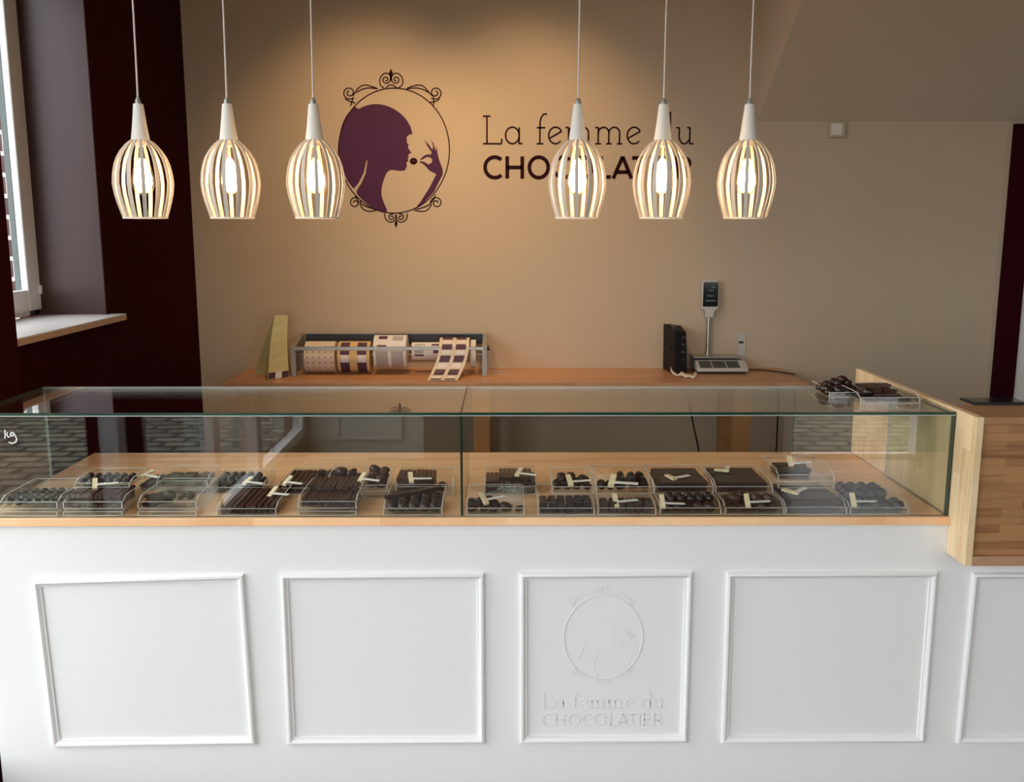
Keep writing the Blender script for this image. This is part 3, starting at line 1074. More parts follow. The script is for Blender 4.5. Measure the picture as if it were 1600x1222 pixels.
x, w_ = T(440, 508, 0.205, Z0, 'clear tray of flat bars behind the left front row', d_=0.19)
fill('longstick', 'choc', n, x, 0.295, Z0 + 0.0025, 9, 1, 2, 0.0152, 0.02, 0.0115, rot=0.01, jit=0.0004, inset=0)
fill('square', 'choc', n, x + 0.045, 0.32, Z0 + 0.0255, 2, 1, 1, 0.03, 0.02)
peg(450, 0.215, 0.937, 'tray of flat bars behind the left front row', rz=-0.45, rx=0.45)
n = 'stacked tray of fine dark sticks in the left half'
x, w_ = T(466, 557, FY, Z0, 'lower clear tray under the fine dark sticks, left half', h=0.0165)
x, w_ = T(466, 557, FY + 0.002, Z0 + 0.018, 'clear tray of fine dark sticks, upper of its stack, left half')
fill('stick', 'choc', n, x, FY + 0.060, Z0 + 0.0205, 12, 1, 2, 0.0112, 0.02, 0.0105, rot=0.02, jit=0.0006, inset=0)
fill('stick', 'choc', n, x, FY + 0.140, Z0 + 0.0205 + 0.0215, 11, 1, 1, 0.0115, 0.02, 0.0105, rot=0.05, jit=0.0006, inset=0)
n = 'tray of rough rochers behind the fine sticks'
x, w_ = T(512, 566, 0.215, Z0 + 0.018, 'narrow clear tray of rochers behind the fine dark sticks', d_=0.13)
T(512, 566, 0.213, Z0, 'empty narrow clear tray under the rochers behind the fine sticks', d_=0.14, h=0.0165)
fill('rock', 'choc', n, x, 0.24, Z0 + 0.0205, 3, 3, 2, 0.025, 0.028, 0.018, inset=0.5)
n = 'narrow tray of reddish rochers left of the bar block'
x, w_ = T(568, 606, 0.17, Z0 + 0.018, 'narrow clear tray of reddish rochers, upper of its pair', d_=0.15)
T(568, 606, 0.168, Z0, 'narrow clear tray under the reddish rochers', d_=0.15, h=0.0165)
fill('rock', 'choc2', n, x, 0.195, Z0 + 0.0205, 2, 4, 2, 0.026, 0.028, 0.018, inset=0.0)
peg(566, 0.170, 0.958, 'narrow tray of reddish rochers', rz=-0.25, rx=0.4)
n = 'front tray of large dark balls beside the glass seam'
x, w_ = T(599, 691, FY, Z0, 'clear tray of large dark balls in the front row, left of the glass seam')
fill('bigball', 'choc3', n, x, FY + 0.022, Z0 + 0.0025, 5, 4, 1, 0.0285, 0.030)
piece('longstick', 'choc3', n, 'dark bar lying over the large balls', x - 0.004, FY + 0.075, Z0 + 0.033, -1.0, 0, 0)
n = 'block of upright bars behind the large dark balls'
x, w_ = T(619, 708, 0.19, Z0, 'clear tray with the bar block behind the large dark balls', d_=0.16, h=0.04)
a = tx(651, 0.25, 0.93)
fill('stick', 'choc2', n, a, 0.255, Z0 + 0.0025, 9, 1, 4, 0.0118, 0.02, 0.0108, rot=0.01, jit=0.0003, inset=0)
piece('bigball', 'choc2', n, 'single ball beside the bar block', tx(691, 0.22, 0.91), 0.222, Z0 + 0.0025)
peg(642, 0.19, 0.952, 'bar block behind the large dark balls', rz=0.2, rx=0.5)
# ---- right half
n = 'front tray of rochers just right of the glass seam'
x, w_ = T(729, 819, FY, Z0, 'clear tray of a few rochers in the front row, right of the glass seam')
fill('rock', 'choc', n, x - 0.028, FY + 0.022, Z0 + 0.0025, 3, 2, 2, 0.0275, 0.03, 0.020, inset=0.5)
fill('rock', 'choc', n, x + 0.045, FY + 0.022, Z0 + 0.0025, 2, 1, 1, 0.0275, 0.03)
peg(756, 0.03, 0.939, 'front tray of rochers right of the glass seam', rz=0.5, rx=0.55)
n = 'stepped row of upright bars right of the glass seam'
x, w_ = T(757, 838, 0.204, Z0, 'clear tray with the stepped row of upright bars right of the glass seam', d_=0.17, h=0.035)
fill('stick', 'choc', n, x, 0.262, Z0 + 0.0025, 12, 1, 3, 0.0115, 0.02, 0.0108, rot=0.01, jit=0.0003, inset=0)
fill('stick', 'choc', n, x + 0.014, 0.266, Z0 + 0.0025 + 0.0324, 8, 1, 1, 0.0115, 0.02, 0.0108, rot=0.01, jit=0.0003, inset=0)
peg(811, 0.212, 0.962, 'stepped row of upright bars', rz=-0.35, rx=0.3)
n = 'front tray of square pralines in neat rows'
x, w_ = T(840, 929, FY, Z0, 'clear tray of square pralines in neat rows, front row')
fill('square', 'choc3', n, x, FY + 0.020, Z0 + 0.0025, 6, 3, 2, 0.0225, 0.0235, 0.0145, rot=0.06, inset=0)
n = 'heap of rochers above the square pralines'
x, w_ = T(862, 928, 0.10, Z0 + 0.0315, 'clear tray of heaped rochers behind the square pralines', d_=0.17)
fill('rock', 'choc', n, x, 0.125, Z0 + 0.034, 4, 3, 2, 0.026, 0.03, 0.019, inset=0.5, skip=0.2)
peg(890, 0.11, 0.965, 'heap of rochers behind the square pralines', rz=0.25, rx=0.6)
n = 'front tray of green flecked pralines'
x, w_ = T(934, 1025, FY, Z0, 'clear tray of green flecked pralines, front row')
fill('square', 'choc', n, x, FY + 0.020, Z0 + 0.0025, 6, 2, 2, 0.0222, 0.0235, 0.0145, rot=0.1, inset=0)
fill('rock', 'chocg', n, x + 0.015, FY + 0.068, Z0 + 0.0025, 4, 1, 1, 0.026, 0.02, sc=0.85)
peg(962, 0.035, 0.932, 'front tray of green flecked pralines', rz=0.15, rx=0.7)
n = 'raised tray of pointed wedges'
x, w_ = T(931, 1022, 0.10, Z0 + 0.0315, 'raised clear tray of pointed wedges behind the green flecked pralines')
fill('point', 'choc3', n, x + 0.028, 0.165, Z0 + 0.034, 3, 2, 1, 0.0275, 0.052)
fill('truffle', 'choc3', n, x - 0.035, 0.125, Z0 + 0.034, 3, 2, 1, 0.0235, 0.026)
peg(957, 0.115, 0.963, 'raised tray of pointed wedges', rz=-0.3, rx=0.4, s=1.25)
n = 'front tray of mixed rochers below the big flat slab'
x, w_ = T(1031, 1127, FY, Z0, 'clear tray of mixed rochers below the flat slabs, front row')
fill('rock', 'choc', n, x, FY + 0.022, Z0 + 0.0025, 5, 3, 1, 0.0275, 0.027)
fill('truffle', 'choc3', n, x + 0.005, FY + 0.036, Z0 + 0.022, 5, 2, 1, 0.0255, 0.026)
peg(1035, 0.03, 0.930, 'front tray of mixed rochers below the flat slabs', rz=0.05, rx=0.8)
n = 'raised tray of flat slabs with a peg in the middle'
x, w_ = T(1022, 1115, 0.10, Z0 + 0.0315, 'raised clear tray of flat slabs behind the mixed rochers')
fill('slab', 'choc', n, x, 0.150, Z0 + 0.034, 1, 2, 1, 0.14, 0.080, 0.0115, rot=0.0)
fill('slab', 'choc', n, x, 0.154, Z0 + 0.0455, 1, 2, 1, 0.14, 0.080, 0.0115, rot=0.02)
peg(1048, 0.15, 0.963, 'raised tray of flat slabs behind the mixed rochers', rz=0.45, rx=0.05)
n = 'front tray of reddish rochers below the plain slab'
x, w_ = T(1133, 1226, FY, Z0, 'clear tray of reddish rochers, front row')
fill('rock', 'choc2', n, x, FY + 0.022, Z0 + 0.0025, 5, 3, 1, 0.0275, 0.027)
fill('rock', 'choc2', n, x, FY + 0.034, Z0 + 0.021, 4, 2, 1, 0.029, 0.028)
peg(1168, 0.03, 0.932, 'front tray of reddish rochers', rz=0.0, rx=0.8)
n = 'raised tray of plain dark slabs'
x, w_ = T(1118, 1208, 0.10, Z0 + 0.0315, 'raised clear tray of plain dark slabs behind the reddish rochers')
fill('slab', 'choc2', n, x, 0.150, Z0 + 0.034, 1, 2, 1, 0.14, 0.080, 0.0115, rot=0.0)
fill('slab', 'choc', n, x, 0.152, Z0 + 0.0455, 1, 2, 1, 0.14, 0.080, 0.0115, rot=0.01)
peg(1128, 0.215, 0.965, 'raised tray of plain dark slabs', rz=1.25, rx=0.0)
n = 'tray of thick slabs near the right end'
x, w_ = T(1228, 1324, FY, Z0, 'clear tray of thick dark slabs, front row near the right end', h=0.03)
g = 'flat slabs in the ' + n
for k in range(3):
    for j in range(2):
        piece('slab', 'choc', n, g, x, FY + 0.052 + 0.081 * j, Z0 + 0.0025 + 0.0113 * k, random.uniform(-0.01, 0.01), 0, 0, 1.0)
peg(1236, 0.085, 0.941, 'tray of thick slabs near the right end', rz=0.9, rx=0.1, s=1.15)
n = 'raised stack of trays with nutty shards'
x, w_ = T(1216, 1304, 0.125, Z0 + 0.038, 'clear tray under the nutty shards near the right end', d_=0.17, h=0.0165)
x, w_ = T(1216, 1304, 0.127, Z0 + 0.056, 'clear tray of nutty shards on the right, upper of its stack', d_=0.17)
fill('shard', 'choc', n, x - 0.025, 0.16, Z0 + 0.0585, 2, 2, 2, 0.043, 0.045, 0.0085, rot=0.1, inset=0)
fill('shard', 'chocg', n, x - 0.020, 0.17, Z0 + 0.0755, 2, 2, 1, 0.043, 0.045, 0.0085, rot=0.4, inset=0)
peg(1236, 0.20, 0.990, 'raised tray of nutty shards', rz=0.1, rx=0.9)
n = 'front tray of balls at the right end'
x, w_ = T(1329, 1421, FY, Z0, 'clear tray of blue grey truffles at the right end of the case')
fill('bigball', 'choc3', n, x, FY + 0.024, Z0 + 0.0025, 5, 2, 1, 0.0285, 0.030)
fill('bigball', 'choc3', n, x - 0.012, FY + 0.084, Z0 + 0.0025, 4, 2, 1, 0.0285, 0.030)
fill('bigball', 'choc3', n, x - 0.020, FY + 0.052, Z0 + 0.027, 4, 3, 1, 0.0285, 0.030)
piece('truffle', 'choc', 'row at the back of the right end', 'single praline at the back', tx(1341, 0.21, 0.91), 0.222, Z0)
peg(1334, 0.03, 0.934, 'front tray of balls at the right end', rz=-0.05, rx=0.8)
# ---- two trays on top of the case
n = 'tray on top of the glass, nearer the middle'
x, w_ = T(1296, 1352, 0.205, ZT + 0.0005, 'clear tray of rochers standing on top of the glass, left one', d_=0.15, h=0.02)
fill('rock', 'choc3', n, x, 0.225, ZT + 0.003, 4, 4, 1, 0.0265, 0.028)
fill('rock', 'choc', n, x + 0.01, 0.27, ZT + 0.020, 2, 2, 1, 0.0265, 0.028)
n = 'tray on top of the glass, nearer the wooden box'
x, w_ = T(1345, 1439, 0.115, ZT + 0.0005, 'clear tray of broken pieces on top of the glass beside the wooden box', d_=0.19, h=0.024)
fill('shard', 'choc', n, x, 0.145, ZT + 0.003, 3, 3, 1, 0.043, 0.045, rot=0.15)
fill('shard', 'choc2', n, x - 0.008, 0.175, ZT + 0.0115, 2, 2, 3, 0.043, 0.042, 0.0085, rot=0.6, inset=0, skip=0.2)
fill('rock', 'choc3', n, x - 0.045, 0.150, ZT + 0.0115, 1, 1, 1)


# ================================================================ BACK WORKTOP AND WHAT STANDS ON IT
ZK = 0.90
desk = thing('back_worktop', 'long beech worktop on wooden legs against the back wall', 'worktop', (0, 2.3, 0))
part('tabletop', MB().prism([(-1.335, 2.095), (1.425, 2.095), (1.425, YW - 0.001), (-1.335, YW - 0.001)], 'z', 0.868, ZK), M['worktop'], desk, bevel=0.002)
for x in (-1.25, -0.12, 1.137):
    for y in (2.19, 2.49):
        lg = MB().add([(x - 0.045, y - 0.035, 0.868), (x + 0.045, y - 0.035, 0.868), (x + 0.045, y + 0.035, 0.868), (x - 0.045, y + 0.035, 0.868),
                       (x - 0.030, y - 0.028, 0.0), (x + 0.030, y - 0.028, 0.0), (x + 0.030, y + 0.028, 0.0), (x - 0.030, y + 0.028, 0.0)],
                      [(0, 1, 2, 3), (7, 6, 5, 4), (0, 4, 5, 1), (1, 5, 6, 2), (2, 6, 7, 3), (3, 7, 4, 0)])
        part('leg', lg, M['leg'], desk, bevel=0.003)
part('back_rail', MB().box(-1.25, 1.2, 2.52, 2.545, 0.79, 0.868), M['leg'], desk)

# paper bag / cone
bagt = thing('paper_bag', 'tapered pale green paper bag with a purple strip at the left of the back worktop', 'paper bag', (-1.13, 2.27, ZK))
A = [(-1.254, 2.359), (-1.1435, 2.178), (-1.0600, 2.257), (-1.085, 2.43)]
B = [(-1.128, 2.300), (-1.122, 2.275), (-1.0600, 2.285), (-1.085, 2.33)]
m_ = MB()
rings = []
for k in range(7):
    t = k / 6
    s_ = 1 - 0.04 * math.sin(PI * t)
    rings.append([(a[0] * (1 - t) + b_[0] * t - 0.006 * math.sin(PI * t), a[1] * (1 - t) + b_[1] * t, ZK + 0.0005 + 0.302 * t) for a, b_ in zip(A, B)])
    # a pleat between the first two corners
    p, q = rings[-1][0], rings[-1][1]
    mid = ((p[0] * 0.55 + q[0] * 0.45) + 0.022 * (1 - t) + 0.004, (p[1] * 0.55 + q[1] * 0.45) + 0.03 * (1 - t) + 0.004, p[2])
    rings[-1].insert(1, mid)
nv = 5
m_.add([v for r in rings for v in r], [(j * nv + i, j * nv + (i + 1) % nv, (j + 1) * nv + (i + 1) % nv, (j + 1) * nv + i) for j in range(6) for i in range(nv)] + [tuple(range(nv))[::-1]])
bo = part('bag_body', m_, M['bag'], bagt)
so = bo.modifiers.new('thickness', 'SOLIDIFY'); so.thickness = 0.0012
# printed strip along the bottom front edge
p, q = Vector((-1.1435, 2.178, 0)), Vector((-1.0600, 2.257, 0))
e = (q - p); nrm = Vector((e.y, -e.x, 0)).normalized() * 0.0014
sm_ = MB()
for i, (a, b_, mi) in enumerate([(0.02, 0.34, 0), (0.34, 0.64, 1), (0.64, 0.97, 0)]):
    v1 = p + e * a + nrm; v2 = p + e * b_ + nrm
    lean = Vector((0.0012, 0.006, 0))
    sm_.add([(v1.x, v1.y, ZK + 0.004), (v2.x, v2.y, ZK + 0.004), (v2.x + lean.x, v2.y + lean.y, ZK + 0.034), (v1.x + lean.x, v1.y + lean.y, ZK + 0.034)], [(0, 1, 2, 3)], mi)
so_ = part('printed_strip', sm_, [M['printp'], M['paperw']], bagt, label='dark purple printed strip')
sd = so_.modifiers.new('thickness', 'SOLIDIFY'); sd.thickness = 0.0006; sd.offset = 1

# label dispenser
XD0, XD1 = -1.045, -0.108
disp = thing('label_dispenser', 'long metal label roll dispenser on the back worktop right of the paper bag', 'label dispenser', ((XD0 + XD1) / 2, 2.4, ZK))
part('front_rail', MB().box(XD0 + 0.002, XD1 - 0.002, 2.288, 2.302, 1.029, 1.046), M['steel'], disp, bevel=0.002)
part('back_rail', MB().box(XD0 + 0.02, XD1, 2.505, 2.522, 1.035, 1.085).box(XD0 + 0.02, XD1, 2.503, 2.524, 1.0855, 1.089, mi=1), [M['black'], M['zinc']], disp, label='black rear rail')
part('spindle', MB().tube([(XD0, 2.405, 0.992), (XD1, 2.405, 0.992)], 0.004, 12), M['steel'], disp)
for x in (XD0, XD1):
    m_ = MB()
    m_.prism([(2.292, ZK + 0.0005), (2.322, ZK + 0.0005), (2.322, 1.015), (2.50, 1.02), (2.50, ZK + 0.0005), (2.522, ZK + 0.0005), (2.522, 1.085), (2.505, 1.089), (2.31, 1.052), (2.292, 1.045)], 'x', x - 0.012, x + 0.012)
    part('end_plate', m_, M['zinc'], disp, bevel=0.002)
part('knob', MB().tube([(XD1 + 0.012, 2.31, 1.038), (XD1 + 0.024, 2.31, 1.038)], 0.012, 14), M['black'], disp, smooth=40)


def roll(name_label, px0, px1, r, cz, cy, mats, patches, group='label rolls on the dispenser'):
    """a roll of labels on the spindle; patches: (u0, u1, angle0, angle1, material index) printed areas; angle 0 faces the room, positive is up"""
    x0_, x1_ = tx(px0, cy - r, cz), tx(px1, cy - r, cz)
    t = thing('label_roll', name_label, 'label roll', ((x0_ + x1_) / 2, cy, cz), 0, group)
    h = (x1_ - x0_) / 2
    m1 = MB()
    nseg = 40
    for xx, flip in ((-h, 1), (h, 0)):
        pass
    vs = []
    for xx in (-h, h):
        for rr in (0.0095, r):
            for k in range(nseg):
                a = 2 * PI * k / nseg
                vs.append((xx, -rr * math.cos(a), rr * math.sin(a)))
    fs = []
    for k in range(nseg):
        k2 = (k + 1) % nseg
        i0, o0, i1, o1 = k, nseg + k, 2 * nseg + k, 3 * nseg + k
        j0, p0, j1, p1 = k2, nseg + k2, 2 * nseg + k2, 3 * nseg + k2
        fs += [(o0, p0, p1, o1), (i0, i1, j1, j0), (i0, j0, p0, o0), (i1, o1, p1, j1)]
    m1.add(vs, fs)
    m2 = m1
    for (u0, u1, a0, a1, mi) in patches:
        ns = max(2, int((a1 - a0) / 8))
        for k in range(ns):
            b0 = math.radians(a0 + (a1 - a0) * k / ns); b1 = math.radians(a0 + (a1 - a0) * (k + 1) / ns)
            R_ = r + 0.0006
            xs = (-h + 2 * h * u0, -h + 2 * h * u1)
            m2.add([(xs[0], -R_ * math.cos(b0), R_ * math.sin(b0)), (xs[1], -R_ * math.cos(b0), R_ * math.sin(b0)), (xs[1], -R_ * math.cos(b1), R_ * math.sin(b1)), (xs[0], -R_ * math.cos(b1), R_ * math.sin(b1))], [(0, 1, 2, 3)], mi + 1)
    obj('paper_roll', m2, mats, t, smooth=40)
    obj('roll_core', MB().tube([(-h * 0.98, 0, 0), (h * 0.98, 0, 0)], 0.0094, 16), M['papery'], t, smooth=40, label='brown cardboard core')
    return t


P0 = []
for i in range(5):
    for k in range(7):
        P0.append((0.08 + 0.2 * i, 0.14 + 0.2 * i, -78 + 20 * k, -72 + 20 * k, 0))
roll('wide cream label roll with small dots, leftmost on the dispenser', 475, 522, 0.078, 0.982, 2.405, [M['paper'], M['printdot']], P0)
P1 = []
for u in (0.09, 0.62):
    P1 += [(u, u + 0.29, -66, -12, 0), (u + 0.02, u + 0.27, -14, 14, 1), (u, u + 0.29, 14, 30, 0), (u, u + 0.29, 44, 72, 0)]
roll('cream label roll with two purple printed labels, second from the left on the dispenser', 527, 577, 0.078, 0.982, 2.405, [M['papery'], M['printp'], M['paperw']], P1)
P2 = [(0.12, 0.40, 12, 30, 0), (0.08, 0.45, -55, 8, 1), (0.55, 0.92, -60, 8, 1), (0.15, 0.42, 55, 75, 0), (0.58, 0.9, 48, 75, 1)]
roll('large white label roll with grey print in the middle of the dispenser', 583, 634, 0.083, 1.008, 2.405, [M['paperw'], M['printp'], M['printg']], P2)
P3 = [(0.1, 0.4, -5, 30, 0), (0.1, 0.4, -25, -12, 1), (0.72, 0.98, -5, 20, 1), (0.1, 0.45, 45, 60, 0), (0.66, 0.95, 45, 60, 1)]
roll('small label roll hanging right of the large white one', 643, 690, 0.045, 1.010, 2.400, [M['paperw'], M['printg'], M['printp']], P3)
roll('narrow white label roll at the right end of the dispenser', 735, 743, 0.072, 0.995, 2.405, [M['paperw'], M['printg']], [])

# label strip hanging over the front rail
cen = [(2.43, 1.075), (2.37, 1.082), (2.32, 1.068), (2.289, 1.046), (2.282, 1.02), (2.276, 0.99), (2.262, 0.955), (2.235, 0.926), (2.19, 0.909), (2.135, 0.9035)]
xo = [0, 0, 0, 0, -0.003, -0.010, -0.022, -0.036, -0.045, -0.050]
xa, xb_ = tx(686, 2.29, 1.04), tx(733, 2.29, 1.04)
st = thing('label_strip', 'long double strip of purple labels hanging over the dispenser and curling onto the worktop', 'label strip', ((xa + xb_) / 2, 2.28, ZK))
m_ = MB()


def rib(u0, u1, t0, t1, lift, mi, ns=None):
    ns = ns or max(2, int((t1 - t0) * 24))
    nn = len(cen) - 1
    def P(t, u):
        f = t * nn; i = min(int(f), nn - 1); g = f - i
        y = cen[i][0] * (1 - g) + cen[i + 1][0] * g; z = cen[i][1] * (1 - g) + cen[i + 1][1] * g
        dy, dz = cen[i + 1][0] - cen[i][0], cen[i + 1][1] - cen[i][1]
        l = math.hypot(dy, dz)
        ny, nz = dz / l, -dy / l
        return (xa + (xb_ - xa) * u + xo[i] * (1 - g) + xo[i + 1] * g, y + ny * lift, z + nz * lift)
    for k in range(ns):
        a = t0 + (t1 - t0) * k / ns; b_ = t0 + (t1 - t0) * (k + 1) / ns
        m_.add([P(a, u0), P(a, u1), P(b_, u1), P(b_, u0)], [(0, 1, 2, 3)], mi)


rib(0, 1, 0, 1, 0, 0, 36)
for u in (0.10, 0.56):
    for t0 in (0.06, 0.28, 0.50, 0.72):
        rib(u, u + 0.34, t0, t0 + 0.11, 0.0007, 1)
        rib(u + 0.04, u + 0.30, t0 + 0.13, t0 + 0.19, 0.0007, 2)
    rib(u, u + 0.34, 0.925, 0.975, 0.0007, 1)
part('paper_strip', m_, [M['paper'], M['printp'], M['paperw']], st)

# clear acrylic holder right of the dispenser
ah = thing('acrylic_holder', 'low clear acrylic holder lying right of the label dispenser', 'holder', (-0.04, 2.40, ZK))
part('base_sheet', MB().box(-0.085, 0.010, 2.36, 2.45, ZK + 0.0005, ZK + 0.003), M['acrylic'], ah)
part('front_lip', MB().box(-0.085, 0.010, 2.358, 2.36, ZK + 0.0005, ZK + 0.003), M['scale'], ah)

# binder standing upright
bt = thing('ring_binder', 'black binder standing upright on the back worktop left of the scale', 'binder', (0.85, 2.40, ZK), 0)
sx = 0.808
c0 = (0.820, 2.400); c1 = (0.895, 2.425); c2 = (0.8, 2.555)
m_ = MB().add([(0.835, 2.335, ZK + 0.0005), (0.900, 2.350, ZK + 0.0005), (0.905, 2.53, ZK + 0.0005), (0.808, 2.53, ZK + 0.0005),
               (0.830, 2.345, 1.115), (0.890, 2.360, 1.110), (0.895, 2.53, 1.125), (0.805, 2.53, 1.135)],
              [(3, 2, 1, 0), (4, 5, 6, 7), (0, 1, 5, 4), (1, 2, 6, 5), (2, 3, 7, 6), (3, 0, 4, 7)])
part('cover', m_, M['blackm'], bt, bevel=0.003)
part('spine_ring', MB().tube([(0.800 + 0.02, 2.42, 1.02 + 0.0), (0.812, 2.41, 1.02)], 0.012, 12), M['black'], bt)
part('top_flap', MB().box(0.828, 0.842, 2.36, 2.50, 1.115, 1.137), M['black'], bt)
m_ = MB()
for k in range(5):
    m_.box(0.868, 0.884, 2.3485, 2.3515, 0.935 + 0.036 * k, 0.945 + 0.036 * k)
part('side_tabs', m_, M['keys'], bt)

# pole scale
sc_ = thing('pole_scale', 'grey shop scale with keypad and a customer display on a chrome pole', 'weighing scale', (1.075, 2.42, ZK))
m_ = MB().prism([(2.345, ZK + 0.012), (2.345, ZK + 0.028), (2.43, ZK + 0.058), (2.545, ZK + 0.062), (2.545, ZK + 0.012)], 'x', 0.950, 1.206)
part('housing', m_, M['scale'], sc_, bevel=0.006)
part('base_pan', MB().box(0.962, 1.190, 2.352, 2.54, ZK + 0.0005, ZK + 0.012), M['black'], sc_)
m_ = MB()
for (a, b_) in ((0.966, 1.026), (1.032, 1.098), (1.104, 1.166)):
    def kp(x, t, up): return (x, 2.349 + 0.078 * t, ZK + 0.0299 + 0.0275 * t + up)
    m_.add([kp(a, 0.05, 0.0006), kp(b_, 0.05, 0.0006), kp(b_, 0.92, 0.0006), kp(a, 0.92, 0.0006)], [(0, 1, 2, 3)], 0)
    for i in range(4):
        for j in range(4):
            u0 = a + (b_ - a) * (0.06 + 0.235 * i); u1 = u0 + (b_ - a) * 0.17
            m_.add([kp(u0, 0.10 + 0.2 * j, 0.0012), kp(u1, 0.10 + 0.2 * j, 0.0012), kp(u1, 0.23 + 0.2 * j, 0.0012), kp(u0, 0.23 + 0.2 * j, 0.0012)], [(0, 1, 2, 3)], 1)
kp_o = part('keypad', m_, [M['keys'], M['keyc']], sc_, label='dark keypad')
part('weighing_plate', MB().box(0.945, 1.19, 2.43, 2.55, ZK + 0.068, ZK + 0.077).box(1.03, 1.10, 2.46, 2.52, ZK + 0.062, ZK + 0.068), M['steel'], sc_, bevel=0.003)
px_ = 1.037
part('pole', MB().lathe([(0.0105, 0), (0.0105, 0.22)], 16, (px_, 2.535, ZK + 0.062)), M['steel'], sc_, smooth=40)
m_ = MB().prism([(px_ - 0.020, 1.168), (px_ + 0.020, 1.168), (px_ + 0.023, 1.20), (px_ + 0.043, 1.215), (px_ + 0.045, 1.345), (px_ + 0.036, 1.358), (px_ - 0.036, 1.358), (px_ - 0.045, 1.345), (px_ - 0.043, 1.215), (px_ - 0.023, 1.20)], 'y', 2.508, 2.552)
hd = part('display_head', m_, M['scale'], sc_, bevel=0.004)
m_ = MB().box(px_ - 0.038, px_ + 0.038, 2.5065, 2.508, 1.224, 1.348)
for k, (a, b_, c) in enumerate([(0.002, 0.022, 1.318), (-0.012, 0.014, 1.302), (-0.02, 0.016, 1.275), (-0.026, 0.026, 1.25)]):
    m_.box(px_ + a, px_ + b_, 2.5058, 2.5065, c, c + 0.007, mi=1)
m_.v = [(v[0] - sc_.location[0], v[1] - sc_.location[1], v[2] - sc_.location[2]) for v in m_.v]
obj('screen', m_, [M['lcd'], M['digit']], hd, label='black display screen')

# little white device behind the scale
wd = thing('white_device', 'small white upright device with a dark slot standing behind the right of the scale', 'device', (1.228, 2.52, ZK))
part('body', MB().box(1.196, 1.236, 2.556, 2.5565, ZK + 0.0005, 1.07).box(1.196, 1.236, 2.5525, 2.5565, ZK + 0.0005, 1.078), M['scale'], wd, bevel=0.006)
part('slot', MB().box(1.201, 1.226, 2.5510, 2.5525, 1.030, 1.041), M['black'], wd)
# its cable on the worktop
tag(obj('scale_cable', MB().tube([(1.19, 2.50, ZK + 0.03), (1.23, 2.47, ZK + 0.006), (1.30, 2.46, ZK + 0.004), (1.36, 2.42, ZK + 0.004), (1.40, 2.36, ZK + 0.004), (1.4285, 2.33, ZK + 0.003), (1.434, 2.32, ZK - 0.03), (1.436, 2.32, 0.5)], 0.003, 8), M['blackm'], smooth=60),
    'thin dark cable running from the scale over the right edge of the worktop', 'cable')
# loose hanging cables below the worktop
for nm, lb, pts in (('hanging_cable', 'black cable hanging below the worktop left of the wooden leg', [(0.905, 2.50, 0.866), (0.93, 2.44, 0.75), (0.955, 2.42, 0.62), (0.985, 2.42, 0.50), (1.01, 2.43, 0.30), (1.02, 2.44, 0.12), (1.03, 2.45, 0.006)]),
                    ('hanging_cable', 'thin cable hanging below the worktop right of the wooden leg', [(1.40, 2.50, 0.866), (1.395, 2.46, 0.70), (1.39, 2.44, 0.5), (1.35, 2.43, 0.2), (1.30, 2.42, 0.006)])):
    tag(obj(nm, MB().tube(pts, 0.0042, 8), M['blackm'], smooth=60), lb, 'cable')

# crumpled paper ribbon
pts = [(0.812, 2.33, 0.925), (0.82, 2.30, 0.912), (0.838, 2.27, 0.906), (0.855, 2.25, 0.915), (0.87, 2.235, 0.905), (0.885, 2.22, 0.912), (0.90, 2.20, 0.906), (0.915, 2.215, 0.918), (0.925, 2.235, 0.914)]
m_ = MB()
vs = []
for i, p in enumerate(pts):
    k = 0.011 + 0.006 * math.sin(i * 2.1)
    vs += [(p[0] - 0.002, p[1] - k, p[2] - 0.003), (p[0] + 0.002, p[1] + k, p[2] + 0.010 + 0.006 * math.cos(i * 1.7))]
m_.add(vs, [(2 * i, 2 * i + 1, 2 * i + 3, 2 * i + 2) for i in range(len(pts) - 1)])
o = obj('crumpled_ribbon', m_, M['paper'], smooth=80)
so = o.modifiers.new('thickness', 'SOLIDIFY'); so.thickness = 0.0015
tag(o, 'crumpled cream paper ribbon on the worktop in front of the binder', 'paper ribbon')

# junction box under the soffit
jb = thing('junction_box', 'small white junction box on the wall just under the sloping soffit', 'junction box', (1.643, YW, 2.09))
part('box', MB().box(1.603, 1.683, YW - 0.03, YW - 0.0005, 2.062, 2.1375), M['beige'], jb, bevel=0.004)
part('lid', MB().box(1.610, 1.664, YW - 0.034, YW - 0.030, 2.072, 2.128), M['ceiling'], jb, bevel=0.002)

# ================================================================ PENDANT LAMPS
ZB = 1.648
RIBP = [(0.0235, 0.212), (0.0335, 0.206), (0.0430, 0.197), (0.0545, 0.183), (0.0660, 0.164), (0.0725, 0.146), (0.0778, 0.122), (0.0803, 0.095), (0.0770, 0.068), (0.0710, 0.042), (0.0635, 0.018), (0.0585, 0.002)]


